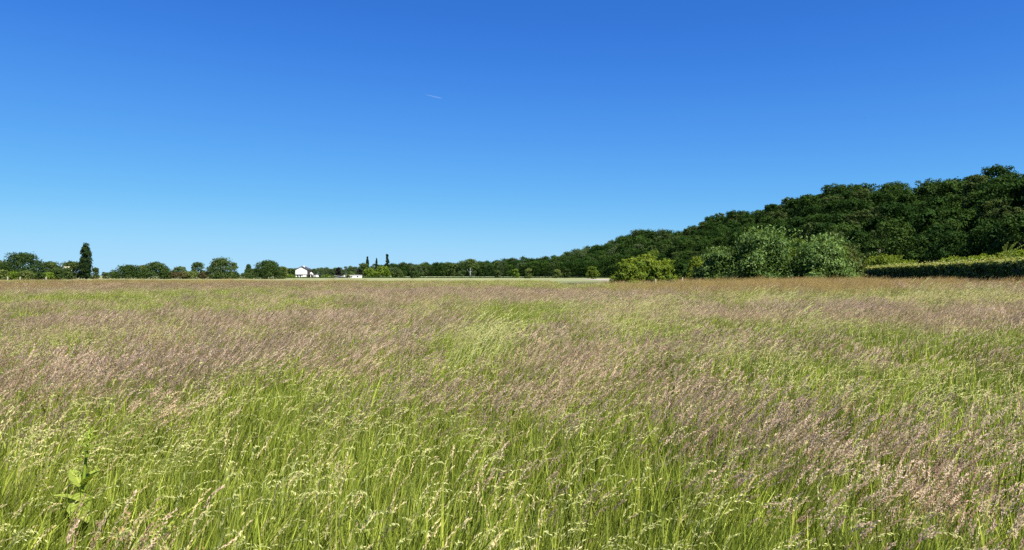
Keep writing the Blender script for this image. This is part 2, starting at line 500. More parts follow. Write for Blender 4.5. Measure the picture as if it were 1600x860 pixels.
def tree(name, label, cat, x, top, w, d, kind='full', mat='oak', group=None, base=None, crown_from=0.02, seed=None, dens=1.0, bark='bark',
         lobe=0.30, nlobe=None, spray=0.0, trunk_r=None, lean=0.0, fill=0.15, leafpx=0.95, ragged=0.16, nlimb=6, flat=1.0):
    """a single tree or bush from its place in the photograph: column, top row, width (px) and depth (m)"""
    seed = seed if seed is not None else int(x * 7 + top * 13)
    gxp = gx(x, d)
    z0 = float(rise(gxp, d)) if base is None else base
    h = gz(top, d) - z0
    rad = w / F * d / 2 * (1.12 if kind not in ('column', 'spire') else 1.0)
    e = empty(name, (gxp, d, z0))
    setp(e, label, cat, group)
    leaf = max(0.11, leafpx * d / 739.0)
    area = max(1.0, (2 * rad) * h / leaf ** 2)
    n = int(np.clip(area * 10 * dens, 350, 18000))
    nl = nlobe or int(np.clip(n / 70, 16, 60))
    me = crown_mesh("crown", M[mat], seed, rad, h * crown_from, h, kind, nl, n, leaf, lobe, fill, lean=lean, spray=spray, ragged=ragged, flat=flat)
    link("crown", me, e)
    tm = trunk_mesh(seed, h, trunk_r or max(0.06, h * 0.022), M[bark], 0.72, nlimb, 0.2 if kind not in ('column', 'spire') else 0.1)
    link("trunk", tm, e)
    return e


# ------------------------------------------------------------------ the wood on the hill
def wood_seed(n, lo, hi, rng, step, t0, t1, jit=0.42):
    """jittered rows of trees between bearings lo..hi; rows run deeper from the edge"""
    out = []
    # walk along the edge line
    seg = np.hypot(np.diff(PY), np.diff(PX)); S = np.concatenate([[0], np.cumsum(seg)])
    s = 0.0
    while s < S[-1]:
        ey = np.interp(s, S, PY); ex = np.interp(s, S, PX)
        e2y = np.interp(min(s + 4, S[-1]), S, PY); e2x = np.interp(min(s + 4, S[-1]), S, PX)
        dy, dx = e2y - ey, e2x - ex
        L_ = math.hypot(dx, dy) or 1
        nx, ny = dy / L_, -dx / L_                      # to the hill side
        t = t0
        while t < t1:
            X_ = ex + nx * t + rng.uniform(-jit, jit) * step; Y_ = ey + ny * t + rng.uniform(-jit, jit) * step
            out.append((X_, Y_, t))
            t += step * rng.uniform(0.85, 1.15)
        s += step
    return out


NPROTO = 12
protos = []
prng = random.Random(3)
for i in range(NPROTO):
    hh = prng.uniform(14.0, 19.5)
    rr = prng.uniform(6.0, 9.2)
    kind = 'full' if i % 4 else 'dome'
    birchy = i in (3, 7, 10)
    me = crown_mesh("crown", M["birch"] if birchy else M["fresh"] if i == 5 else M["oak"], 100 + i, rr * (0.8 if birchy else 1), hh * (0.22 if i % 3 else 0.12), hh, kind,
                    64 if birchy else 60, 7500, 0.44 if not birchy else 0.36, 0.17 if birchy else 0.22, 0.2, ragged=0.25)
    tm = trunk_mesh(200 + i, hh, hh * (0.014 if birchy else 0.02), M["palebark"] if birchy else M["bark"], 0.66, 7, 0.14)
    protos.append((me, tm, hh))

rng = np.random.default_rng(21)
cand = []
for (x_, y_, t_) in wood_seed(0, 0, 0, rng, 9.6, 2.0, 92):
    if y_ < 62: continue
    u_ = x_ / y_
    if u_ > 1.45 or u_ < -0.25: continue
    cand.append((y_, x_, t_, u_))
cand.sort()
near_trees, far_pts = [], []
for (y_, x_, t_, u_) in cand:
    h_, ye_, yc_ = crest_h(u_)
    past = (y_ - float(ye_)) / (float(yc_) - float(ye_))
    if past > 1.5 or (u_ > 0.95 and past > 0.8): continue
    seen = past < 1.25 and u_ < 0.74
    if len(near_trees) < 290 and seen: near_trees.append((x_, y_, t_, u_, past))
    else: far_pts.append((x_, y_))


def wood_label(x, past, kind, s, wr):
    row = "low on the hill" if past < 0.25 else "midway up the hill" if past < 0.75 else "on the hill crest"
    if x > 1520: pl = "above the hedge's right end"
    elif x > 1430: pl = "above the hedge's middle"
    elif x > 1345: pl = "above the hedge's left end"
    elif x > 1240: pl = "behind the bush beside the hedge"
    elif x > 1130: pl = "behind the big silvery willow"
    elif x > 1050: pl = "between the willow and hazel bushes"
    else: pl = "beyond the yellow green hazel thicket"
    size = ("tall " if s > 1.03 else "short " if s < 0.90 else "") + ("broad " if wr > 1.03 else "narrow " if wr < 0.97 else "")
    return f"{size}{kind} {row} {pl}", f"wood trees {row} {pl}"


for k, (x_, y_, t_, u_, past) in enumerate(near_trees):
    i = int(rng.integers(NPROTO))
    if i == 5 and (past > 0.2 or u_ > 0.5 or rng.uniform() < 0.4): i = 4
    me, tm, hh = protos[i]
    s = float(rng.uniform(0.84, 1.10))
    if past < 0.12: s *= 0.82
    wr = float(rng.uniform(0.9, 1.1))
    e = empty("birch_tree" if i in (3, 7, 10) else "young_tree" if i == 5 else "oak_tree", (x_, y_, float(hill_z(x_, y_)) - 0.1), float(rng.uniform(0, 6.28)))
    e.scale = (s * wr, s * wr, s)
    lab, grp = wood_label(u_ * F + 800, past, "olive green birch" if i in (3, 7, 10) else "bright green young tree" if i == 5 else "dark green oak", s, wr)
    setp(e, lab, "tree", grp)
    c = bpy.data.objects.new("crown", me); ROOT.objects.link(c); c.parent = e
    c = bpy.data.objects.new("trunk", tm); ROOT.objects.link(c); c.parent = e


# ------------------------------------------------------------------ geometry-node scatter for what cannot be counted
def scatter(name, label, protos_me, pname, pts, rot, scl, idx, tint):
    coll = bpy.data.collections.new(pname + "_sources")
    for me in protos_me:
        coll.objects.link(bpy.data.objects.new(pname, me))
    n = len(pts)
    me = bpy.data.meshes.new(name)
    me.vertices.add(n)
    me.vertices.foreach_set("co", np.asarray(pts, np.float32).ravel())
    a = me.attributes.new("rot", 'FLOAT_VECTOR', 'POINT'); a.data.foreach_set("vector", np.asarray(rot, np.float32).ravel())
    a = me.attributes.new("scl", 'FLOAT_VECTOR', 'POINT'); a.data.foreach_set("vector", np.asarray(scl, np.float32).ravel())
    a = me.attributes.new("pick", 'INT', 'POINT'); a.data.foreach_set("value", np.asarray(idx, np.int32))
    a = me.attributes.new("tint", 'FLOAT', 'POINT'); a.data.foreach_set("value", np.asarray(tint, np.float32))
    ng = bpy.data.node_groups.new(name, 'GeometryNodeTree')
    ng.interface.new_socket("Geometry", in_out='INPUT', socket_type='NodeSocketGeometry')
    ng.interface.new_socket("Geometry", in_out='OUTPUT', socket_type='NodeSocketGeometry')
    N, L = ng.nodes, ng.links
    gi = N.new("NodeGroupInput"); go = N.new("NodeGroupOutput")
    ci = N.new("GeometryNodeCollectionInfo")
    ci.inputs["Collection"].default_value = coll
    ci.inputs["Separate Children"].default_value = True
    ci.inputs["Reset Children"].default_value = True
    ip = N.new("GeometryNodeInstanceOnPoints")
    ip.inputs["Pick Instance"].default_value = True

    def attr(nm, ty):
        q = N.new("GeometryNodeInputNamedAttribute"); q.data_type = ty; q.inputs[0].default_value = nm
        return [s for s in q.outputs if s.enabled][0]
    e2r = N.new("FunctionNodeEulerToRotation")
    L.new(attr("rot", 'FLOAT_VECTOR'), e2r.inputs[0])
    L.new(gi.outputs[0], ip.inputs["Points"])
    L.new(ci.outputs[0], ip.inputs["Instance"])
    L.new(attr("pick", 'INT'), ip.inputs["Instance Index"])
    L.new(e2r.outputs[0], ip.inputs["Rotation"])
    L.new(attr("scl", 'FLOAT_VECTOR'), ip.inputs["Scale"])
    L.new(ip.outputs[0], go.inputs[0])
    o = link(name, me)
    md = o.modifiers.new("scatter", 'NODES'); md.node_group = ng
    setp(o, label, None, None, "stuff")
    return o


def rots(n, rng, amp=math.pi):
    r = np.zeros((n, 3)); r[:, 2] = rng.uniform(-amp, amp, n)
    return r


# far wood: the deeper part of the hillside, then the flat wood and the blue ridge beyond
far_me = []
for i in range(8):
    hh = 16 + (i % 3) * 1.4
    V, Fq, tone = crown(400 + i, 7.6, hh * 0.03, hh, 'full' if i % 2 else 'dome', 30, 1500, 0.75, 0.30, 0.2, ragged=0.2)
    far_me.append(np_mesh("far_tree", V, [Fq], [M["oak"] if i < 5 else M["far_hazed"]], attrs={"tone": ('FACE', tone)}))
fp = np.array(far_pts)
fz = hill_z(fp[:, 0], fp[:, 1]) - 0.1
n = len(fp)
sc_ = rng.uniform(0.72, 1.12, n)
scatter("hillside_forest", "dark green mass of distant trees where the hill runs down to the plain", far_me, "far_tree",
        np.column_stack([fp, fz]), rots(n, rng), np.column_stack([sc_, sc_, sc_]), rng.integers(0, 6, n), rng.uniform(0, 1, n))


def wood_band(name, label, x0, x1, d0, d1, prof, n, seed, lo=0.8, hi=1.1, wide=1.0, ph=17.5, z=0.0):
    """a belt of far trees whose tops follow prof (photograph columns and rows)"""
    r = np.random.default_rng(seed)
    xs = r.uniform(x0, x1, n); ds = r.uniform(d0, d1, n)
    P = np.array(prof, float)
    top = EYE + (430 - np.interp(xs, P[:, 0], P[:, 1])) / F * ds
    s = np.maximum(top - z, 2.5) / ph * r.uniform(lo, hi, n)
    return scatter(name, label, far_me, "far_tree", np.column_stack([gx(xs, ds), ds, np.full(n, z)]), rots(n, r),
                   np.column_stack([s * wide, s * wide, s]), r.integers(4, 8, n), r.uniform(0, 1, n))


wood_band("flat_woodland", "even belt of dark trees across the plain below the ridge", 600, 800, 940, 1010,
          [(600, 418), (640, 415), (680, 415), (715, 414), (760, 411), (800, 407)], 90, 5)
# low blue ridge
rx = np.linspace(380, 830, 40)
prof_r = np.array([(380, 427), (430, 424), (470, 421), (520, 420.5), (560, 417.5), (580, 414.5), (620, 414), (660, 415), (700, 417), (760, 421), (830, 427)], float)
rz = EYE + (430 - np.interp(rx, prof_r[:, 0], prof_r[:, 1])) / F * 1750 - 14.5
Xr = np.stack([gx(rx, 1600), gx(rx, 1700), gx(rx, 1780), gx(rx, 2000)])
Yr = np.stack([np.full(40, d) for d in (1600, 1700, 1780, 2000)]).astype(float)
Zr = np.stack([np.full(40, -1.0), np.maximum(rz, 0) * 0.7, np.maximum(rz, 0), np.full(40, -2.0)])
setp(link("ridge", sheet("ridge", Xr, Yr, Zr, M["litter"])), "low distant ridge under the far woodland", None, None, "structure")
r_ = np.random.default_rng(9)
xs = r_.uniform(385, 825, 420); ds = r_.uniform(1610, 1790, 420)
zt = np.maximum(np.interp(xs, rx, rz), 0) * np.interp(ds, [1600, 1700, 1780, 1800], [0, 0.7, 1, 0.95])
ss = r_.uniform(0.75, 1.08, 420)
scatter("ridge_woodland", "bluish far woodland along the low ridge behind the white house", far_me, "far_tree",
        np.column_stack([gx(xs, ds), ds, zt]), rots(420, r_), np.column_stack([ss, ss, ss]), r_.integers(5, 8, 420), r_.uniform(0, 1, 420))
wood_band("horizon_woodland", "thin line of distant trees along the left horizon", -60, 470, 1150, 1350,
          [(-60, 425), (40, 424), (150, 426), (175, 425), (260, 424), (300, 425), (372, 426), (470, 424)], 170, 6, 0.6, 1.05, 1.7)

# ------------------------------------------------------------------ single trees and bushes, left to right
tree("broad_tree", "large rounded dark green tree at the left edge of the field", "tree", 35, 393, 62, 300, 'full', 'fieldoak', seed=11, crown_from=0.0)
tree("field_tree", "partly cut off dull green tree at the far left edge", "tree", -8, 404, 40, 310, 'full', 'olive', seed=12)
tree("field_tree", "grey green bushy tree just right of the large rounded tree", "tree", 79, 408, 32, 310, 'full', 'birch', seed=13)
tree("field_tree", "soft grey green tree against the dark columnar conifer", "tree", 112, 407, 38, 330, 'full', 'birch', seed=14)
tree("columnar_conifer", "tall dark columnar conifer standing alone on the left", "tree", 134.5, 379.5, 20, 325, 'column', 'cypress', seed=15, crown_from=0.02, lobe=0.34, nlobe=60, dens=1.6, ragged=0.1)
tree("field_tree", "small blue green shrubby tree at the foot of the columnar conifer", "tree", 149, 418, 14, 330, 'dome', 'birch', seed=16, crown_from=0.02)
for i, (x, t, w, m, lab) in enumerate([
        (4, 421, 22, 'olive', "low olive shrub at the left edge of the field behind a fence post"),
        (20, 424, 20, 'fresh', "bright green shrub under the large rounded tree"),
        (41, 422, 26, 'olive', "olive shrub in front of the large rounded tree"),
        (60, 425, 20, 'fieldoak', "dark low shrub between the olive shrub and the yellow green one"),
        (75, 425, 22, 'fresh', "yellow green shrub at the end of the shrub row by the hay field"),
        (92, 420, 18, 'fieldoak', "dark shrub below the grey green bushy tree")]):
    tree("shrub", lab, "shrub", x, t, w, 262 + i * 4, 'dome', m, "shrubs along the left field edge", crown_from=0.0, seed=30 + i, lobe=0.36)
el = tree("elder_bush", "dark elder bush topped with cream blossom left of the conifer", "bush", 104, 417.5, 20, 300, 'dome', 'fieldoak', seed=41, crown_from=0.0)
V, Fq, tone = crown(42, 2.3, 3.3, 5.6, 'dome', 14, 120, 0.32, 0.3, 0)
link("blossom", np_mesh("blossom", V, [Fq], [M["blossom"]], attrs={"tone": ('FACE', tone)}), el)
tree("spreading_tree", "wide flat topped dark tree, left half of the pair beyond the hay field", "tree", 200, 413, 50, 350, 'dome', 'fieldoak', seed=51, crown_from=0.02)
tree("field_tree", "rounded green tree, right of the flat topped dark tree", "tree", 243, 408.5, 42, 340, 'full', 'fieldoak', seed=52, crown_from=0.0)
tree("field_tree", "dull green tree squeezed between the flat topped tree and rounded tree", "tree", 224, 414, 22, 355, 'full', 'olive', seed=53)
tree("field_tree", "small bluish far tree in the gap right of the rounded green tree", "tree", 281, 416, 26, 520, 'full', 'far_hazed', seed=54)
for i, (x, t, w, m, lab) in enumerate([
        (262, 424, 26, 'russet', "low russet shrub right of the rounded green tree"),
        (280, 424.5, 26, 'russet', "reddish brown shrub at the middle of the low field hedge"),
        (300, 423, 28, 'olive', "olive shrub under the lacy topped tree"),
        (322, 424, 26, 'russet', "brownish shrub between the lacy topped tree and the tall dark tree"),
        (343, 424, 26, 'olive', "dull green shrub under the tall dark tree"),
        (364, 424, 24, 'fieldoak', "dark shrub right of the tall dark tree"),
        (386, 426, 24, 'fieldoak', "low dark shrub below the conical tree"),
        (166, 426, 14, 'far_hazed', "tiny far shrub in the gap right of the columnar conifer"),
        (180, 425, 14, 'fresh', "small green shrub at the left foot of the flat topped tree")]):
    tree("shrub", lab, "shrub", x, t, w, 345 + i * 3, 'dome', m, "shrubs beyond the hay field", crown_from=0.0, seed=60 + i, lobe=0.36)
tree("field_tree", "lacy topped tree with sky showing through its crown", "tree", 309, 409, 24, 380, 'full', 'fieldoak', seed=71, crown_from=0.2, dens=0.5, ragged=0.3)
tree("field_tree", "tall dark tree beyond the middle of the hay field", "tree", 345, 402, 40, 345, 'full', 'fieldoak', seed=72, crown_from=0.0)
tree("field_tree", "thin grey green tree leaning on the tall dark tree", "tree", 365, 410, 16, 360, 'full', 'birch', seed=73, dens=0.8)
tree("conical_tree", "small conical dark tree left of the spreading oak", "tree", 388.5, 413, 20, 385, 'cone', 'fieldoak', seed=74, crown_from=0.02)
tree("spreading_oak", "broad domed oak left of the white house", "tree", 418, 406, 46, 340, 'full', 'fieldoak', seed=75, crown_from=0.0)
tree("field_tree", "lower green shoulder tree between the domed oak and white house", "tree", 441, 416, 20, 350, 'full', 'olive', seed=76)
tree("field_tree", "small dark tree at the left wall of the white house", "tree", 456, 419.5, 14, 505, 'full', 'fieldoak', seed=77)
tree("shrub", "green shrub bank in front of the white house's left corner", "shrub", 452, 429, 22, 420, 'dome', 'fresh', "garden shrubs round the houses", seed=78, crown_from=0)
tree("shrub", "bright green garden shrub between the white house and dark topiary", "shrub", 510, 429.5, 26, 500, 'dome', 'fresh', "garden shrubs round the houses", seed=79, crown_from=0)
tree("topiary_tree", "near black egg shaped conifer between the two white buildings", "tree", 528.5, 418.0, 11, 470, 'column', 'copper', seed=80, crown_from=0.0, dens=2.0, lobe=0.36)
tree("shrub", "round yellow green bush against the low white building", "shrub", 543, 428.5, 10, 455, 'dome', 'olive', "garden shrubs round the houses", seed=81, crown_from=0)
tree("field_tree", "dark purple leaved tree behind the low white building", "tree", 562, 421, 12, 520, 'full', 'copper', seed=82)
tree("field_tree", "dark green tree behind the roof of the low white building", "tree", 548, 424, 16, 540, 'full', 'birch', seed=83)
tree("field_tree", "grey green feathery tree beneath the leftmost of three poplars", "tree", 568, 410.5, 20, 560, 'full', 'birch', seed=84, dens=0.8, ragged=0.3)
for x, t, w, lab in [(574, 401, 8.5, "blunt dark poplar, leftmost of the three on the skyline"), (588.3, 403.5, 6.2, "thin pointed poplar, middle one of the three on the skyline"),
                     (604.8, 397.3, 10.5, "tallest dark poplar, rightmost of the three on the skyline")]:
    tree("poplar_tree", lab, "tree", x, t, w, 640, 'spire', 'cypress', "three poplars on the skyline", seed=int(x), crown_from=0.03, dens=2.2, lobe=0.34, nlobe=46, ragged=0.08, leafpx=1.0)
for i, (x, t, w, m, lab) in enumerate([
        (577, 419, 22, 'fresh', "yellow green tree right beside the low white building"),
        (598, 415.5, 28, 'fresh', "bright yellow green tree below the tallest poplar"),
        (621, 421, 20, 'birch', "pale grey green tree right of the bright tree below the poplars")]):
    tree("garden_tree", lab, "tree", x, t, w, 500 + i * 6, 'full', m, "trees right of the low white building", seed=90 + i, crown_from=0.02)
tree("shrub", "dark round bush standing alone in the pale field below the woodland", "shrub", 648, 423.5, 17, 400, 'dome', 'fieldoak', "bushes in the pale field", seed=95, crown_from=0.0)
tree("field_tree", "grey green tree at the left of the pale trunked tree", "tree", 708, 412, 20, 930, 'full', 'birch', seed=96)
lt = tree("pale_trunked_tree", "gaunt tree with a tall pale trunk against the dark wood", "tree", 735, 404, 26, 640, 'full', 'birch', seed=97, crown_from=0.46, bark='palebark', trunk_r=0.75, dens=0.55, ragged=0.3, nlimb=9)
for i, (x, t, w, d, m, lab) in enumerate([
        (777, 422, 11, 470, 'birch', "first young tree right of the pale trunked tree, dull green"),
        (805, 420.5, 14, 450, 'fresh', "bright green young tree in the pale field, second of the row"),
        (825, 419.5, 14, 430, 'olive', "olive young tree over a dark bush, third of the row"),
        (870, 421, 15, 410, 'olive', "yellowish young tree in front of the wood, fourth of the row"),
        (886, 419.5, 12, 405, 'birch', "young tree close right of the yellowish one, fifth of the row"),
        (925, 416, 20, 330, 'fresh', "leafy young tree beside the bare pale track")]):
    tree("young_tree", lab, "tree", x, t, w, d, 'full', m, "young trees in the pale field", seed=100 + i, crown_from=0.03)
tree("shrub", "low dark bush at the foot of the third young tree", "shrub", 824, 431, 13, 400, 'dome', 'fieldoak', "bushes in the pale field", seed=108, crown_from=0.0)

# bushes along the near edge of the wood
def bush(name, lab, x, t, w, d, mat, seed, kind='dome', spray=0.5, dens=1.0, leaf=0.19, lean=0.0, nlobe=34, lobe=0.30, n=15000, group="bushes beyond the right of the meadow", ragged=0.26, cat="bush"):
    X_ = gx(x, d)
    z0 = float(rise(X_, d)) - 0.1
    h = gz(t, d) - z0
    rad = w / F * d / 2 * 1.22
    e = empty(name, (X_, d, z0))
    setp(e, lab, cat, group)
    link("crown", crown_mesh("crown", M[mat], seed, rad, 0.0, h, kind, nlobe, n, leaf, lobe, 0.22, spray=spray, lean=lean, asp=2.2, ragged=ragged), e)
    link("trunk", trunk_mesh(seed, h, 0.10, M["bark"], 0.6, 7, 0.35, low=0.05), e)
    return e


bush("hazel_bush", "dark green left half of the hazel thicket beside the track", 984, 406, 54, 92, 'hazel', 301)
bush("hazel_bush", "tallest hazel bush in the thicket by the pale fence post", 1006, 401, 50, 95, 'hazel', 302)
bush("hazel_bush", "bright yellow green hazel bush behind the pale fence post", 1034, 410, 40, 88, 'hazel', 303)
bush("hazel_bush", "dark scrubby bush between the hazel thicket and the willow", 1062, 410, 36, 110, 'oak', 304)
bush("hazel_bush", "light green leafy bush left of the low willow", 1092, 404, 40, 104, 'hazel', 305)
bush("willow_bush", "low grey green willow, left neighbour of the big silvery one", 1122, 391, 62, 84, 'willow', 306, spray=0.7)
bush("willow_bush", "big silvery willow bush, the tallest bush before the wood", 1187, 361, 108, 82, 'willow', 307, spray=0.9, n=22000, lean=0.05, nlobe=44)
bush("willow_bush", "yellow green bush at the right flank of the big silvery willow", 1228, 392, 46, 86, 'hazel', 308)
bush("willow_bush", "dark bush with pale shoots, right of the big silvery willow", 1284, 376, 96, 80, 'willow', 309, spray=1.0, n=19000)
bush("willow_bush", "green bush ending at the left end of the clipped hedge", 1318, 388, 60, 82, 'olive', 310, spray=0.7)
bush("bramble_bush", "yellow green shrub behind the left end of the clipped hedge", 1378, 399, 66, 118, 'hazel', 311, spray=0.3)
bush("bramble_bush", "low bright shrub just over the hedge top, left of the gap", 1415, 408, 40, 115, 'hazel', 312, spray=0.3)
bush("bramble_bush", "low green shrub behind the hedge right of the dark gap", 1488, 403, 50, 92, 'hazel', 313, spray=0.3)
bush("bramble_bush", "green shrub over the hedge below the birch stems", 1532, 400, 60, 84, 'hazel', 314, spray=0.3)
bush("bramble_bush", "tall green shrub over the hedge near the right edge", 1582, 394, 70, 78, 'hazel', 315, spray=0.4)
bush("bramble_bush", "green shrub cut by the right edge above the hedge", 1640, 392, 80, 74, 'olive', 316, spray=0.4)

# arching pale fronds over the hedge
fr = empty("frond_plant", (gx(1578, 74), 74, float(rise(gx(1578, 74), 74))))
setp(fr, "pale arching fronds sticking up above the hedge at the right", "plant")
for k in range(8):
    a = -0.9 + k * 0.23
    b = MB(); L_ = 2.2 + 0.2 * (k % 3)
    z_b = gz(392, 74) - float(rise(gx(1578, 74), 74)) - 1.2
    pts = [(0, 0, 0), (a * 0.3, 0, z_b), (a * 0.8 + 0.1, 0.1 * (k % 3), z_b + L_ * 0.55), (a * 1.35 + 0.5, 0.1 * (k % 3), z_b + L_ * 0.8 - abs(a) * 0.25)]
    b.tube(pts, [0.03, 0.025, 0.04, 0.012], 5)
    for q in range(9):
        t = q / 8; p = Vector(pts[1]).lerp(Vector(pts[2]), min(t * 2, 1)).lerp(Vector(pts[3]), max(0, t * 2 - 1))
        for s in (-1, 1):
            tip = p + Vector((0.05, s * 0.16 * (1.1 - t * 0.6), 0.10))
            b.add([p, p + Vector((0.04, s * 0.08, 0.0)), tip, p + Vector((-0.03, s * 0.08, 0.06))], [(0, 1, 2, 3)])
    link("frond", b.mesh("frond", M["laurelnew_glint"]), fr)

# ------------------------------------------------------------------ clipped hedge
HA = np.array([gx(1352, 108), 108.0]); HB = np.array([gx(1690, 41), 41.0])
HZ = 2.82
HB = HA + (HB - HA) * 1.32
hd = HB - HA; HL = float(np.hypot(*hd)); hd /= HL
hn = np.array([-hd[1], hd[0]])
if hn[0] > 0: hn = -hn                       # outward: towards the meadow
ang = math.atan2(hd[1], hd[0])
hedge = empty("hedge", (HA[0], HA[1], 0.0), ang)
setp(hedge, "long clipped laurel hedge with a bright sunlit top edge", "hedge")
side = 1.0 if (hn @ np.array([-hd[1], hd[0]])) > 0 else -1.0   # local +y or -y faces the meadow
b = MB()
nseg = 40
for i in range(nseg):
    x0, x1 = HL * i / nseg + 0.3, HL * (i + 1) / nseg + 0.3
    dz = 0.06 * math.sin(i * 1.7) + 0.04 * math.sin(i * 3.1)
    b.box(x0, x1 - 0.02, -0.55, 0.55, -0.3, HZ - 0.25 + dz)
link("branches", b.mesh("branches", M["litter"]), hedge)
hr = np.random.default_rng(77)
nf = 39000
lx = hr.uniform(0, HL, nf); lz = 0.1 + (HZ - 0.1) * np.sqrt(hr.uniform(0, 1, nf))
bulge = 0.07 * np.sin(lx * 1.9) + 0.05 * np.sin(lx * 4.3 + lz * 3) + 0.05 * np.sin(lz * 5 + lx)
ly = side * (0.62 + bulge + hr.normal(scale=0.05, size=nf))
Nn = np.column_stack([hr.normal(scale=0.5, size=nf), side * np.ones(nf), 0.35 + hr.normal(scale=0.45, size=nf)])
V1, F1 = leaf_quads(np.column_stack([lx, ly, lz]), Nn, 0.15 * hr.uniform(0.7, 1.4, nf), hr, 2.0)
t1 = hr.uniform(0, 1, nf)
link("foliage", np_mesh("foliage", V1, [F1], [M["laurel"], M["laurelnew_glint"]], (hr.uniform(0, 1, nf) < 0.09 + 0.14 * (lz > HZ - 0.3)).astype(int), attrs={"tone": ('FACE', t1)}), hedge)  # sprinkled pale face leaves paint glints of light; more new growth near the top
nb = 18500
lx = hr.uniform(0, HL, nb); lz = HZ + 0.08 * np.sin(lx * 0.7) + 0.06 * np.sin(lx * 1.9) + 0.05 * np.sin(lx * 3.7) + hr.normal(scale=0.05, size=nb) + 0.38 * (hr.uniform(0, 1, nb) ** 12)
ly = hr.uniform(-0.66, 0.68, nb)
Nn = np.column_stack([hr.normal(scale=0.6, size=nb), hr.normal(scale=0.6, size=nb), np.ones(nb)])
V2, F2 = leaf_quads(np.column_stack([lx, ly, lz]), Nn, 0.13 * hr.uniform(0.7, 1.4, nb), hr, 2.0)
link("new_growth", np_mesh("new_growth", V2, [F2], [M["laurelnew_glint"]], attrs={"tone": ('FACE', hr.uniform(0, 1, nb))}), hedge)
nb = 12000
lx = hr.uniform(0, HL, nb); lz = 0.1 + (HZ - 0.1) * hr.uniform(0, 1, nb)
V3, F3 = leaf_quads(np.column_stack([lx, np.full(nb, -side * 0.63) + hr.normal(scale=0.06, size=nb), lz]), np.column_stack([hr.normal(scale=0.5, size=nb), -side * np.ones(nb), hr.normal(scale=0.5, size=nb)]), 0.15 * hr.uniform(0.7, 1.4, nb), hr, 2.0)
link("back_foliage", np_mesh("back_foliage", V3, [F3], [M["laurel"]], attrs={"tone": ('FACE', hr.uniform(0, 1, nb))}), hedge)

# ------------------------------------------------------------------ fence posts
def post(x, y0, d, h, lab, grp):
    X_ = gx(x, d); b = MB()
    h = gz(y0, d) - float(rise(X_, d))
    r = 0.07
    b.tube([(0, 0, -0.3), (0.01, 0, h * 0.5), (0.015, 0.01, h - 0.06), (0.015, 0.01, h)], [r, r * 0.97, r * 0.95, r * 0.72], 9)
    o = link("fence_post", b.mesh("fence_post", M["postwood"], False), None, (X_, d, float(rise(X_, d))))
    setp(o, lab, "post", grp)


post(1024, 436.2, 70, 0, "pale fence post in front of the yellow green hazel bush", "posts by the bushes")
post(1066, 433.8, 76, 0, "thin grey post in the gap right of the hazel thicket", "posts by the bushes")
post(1093, 437, 74, 0, "short pale post left of the low grey green willow", "posts by the bushes")
for x, d, lab in [(12, 255, "pale post, leftmost of three by the left shrubs"), (31.5, 250, "tallest pale post below the large rounded tree"), (72, 250, "pale post under the yellow green shrub by the hay field")]:
    X_ = gx(x, d); b = MB()
    b.box(-0.14, 0.14, -0.14, 0.14, -0.2, 1.20)
    b.add([(-0.14, -0.14, 1.20), (0.14, -0.14, 1.20), (0.14, 0.14, 1.20), (-0.14, 0.14, 1.20), (0, 0, 1.32)], [(0, 1, 4), (1, 2, 4), (2, 3, 4), (3, 0, 4)])
    setp(link("fence_post", b.mesh("fence_post", M["postwood"]), None, (X_, d, 0)), lab, "post", "posts by the left shrubs")

# ------------------------------------------------------------------ white house (depth 480 m)
D_H = 480.0
def hx(x): return gx(x, D_H)
def hz(y): return gz(y, D_H)
px = D_H / F                                  # one photograph pixel in metres
house = empty("white_house", (hx(471), D_H, 0.0), 0.0)
setp(house, "white gabled house with dark roof and chimney among the trees", "house")
cx = hx(471)
wl_, wr_ = hx(461.6) - cx, hx(479.8) - cx
eave, ridge, jetty = hz(422.0), hz(417.4), hz(429.0)
b = MB(); b.prism([(wl_, jetty), (wr_, jetty), (wr_, eave), ((wl_ + wr_) / 2, ridge), (wl_, eave)], 0.0, 9.0)
link("gable_wall", b.mesh("gable_wall", M["white"]), house)
b = MB(); b.box(wl_ + 0.15, wr_ - 0.1, 0.45, 8.9, -0.1, jetty - 0.004)
low = link("lower_wall", b.mesh("lower_wall", M["brick"]), house)
b = MB(); b.box(wl_ - 0.05, wr_ + 0.1, -0.12, 0.4, jetty - 0.42, jetty - 0.006)
link("jetty_beam", b.mesh("jetty_beam", M["timber"]), house)
for k, (xa, xb) in enumerate([(461.6, 464.0), (466.0, 468.0), (470.0, 474.0)]):
    b = MB(); b.box(hx(xa) - cx, hx(xb) - cx, 0.18, 0.44, -0.1, jetty - 0.43)
    link("pier", b.mesh("pier", M["white"]), house)
for k, (xa, xb) in enumerate([(464.1, 465.9), (468.1, 469.9)]):
    b = MB(); b.box(hx(xa) - cx, hx(xb) - cx, 0.36, 0.43, 0.7, jetty - 0.5)
    w = link("window", b.mesh("window", M["timber"]), house)
    b = MB(); b.box(hx(xa) - cx + 0.08, hx(xb) - cx - 0.08, 0.33, 0.355, 0.78, jetty - 0.58)
    link("pane", b.mesh("pane", M["glass"]), w)
b = MB()
mid = (wl_ + wr_) / 2
th = 0.42
b.prism([(wl_ - 0.35, eave - 0.15), (mid, ridge + 0.06), (mid, ridge + 0.06 + th * 0.6), (wl_ - 0.45, eave - 0.1 + th * 0.6)], -0.25, 9.3)
b.prism([(mid + 0.01, ridge + 0.06), (wr_ + 0.55, eave - 0.3), (wr_ + 0.65, eave - 0.25 + th), (mid + 0.01, ridge + 0.06 + th)], -0.25, 9.3)
rf = link("roof", b.mesh("roof", M["roof"]), house)
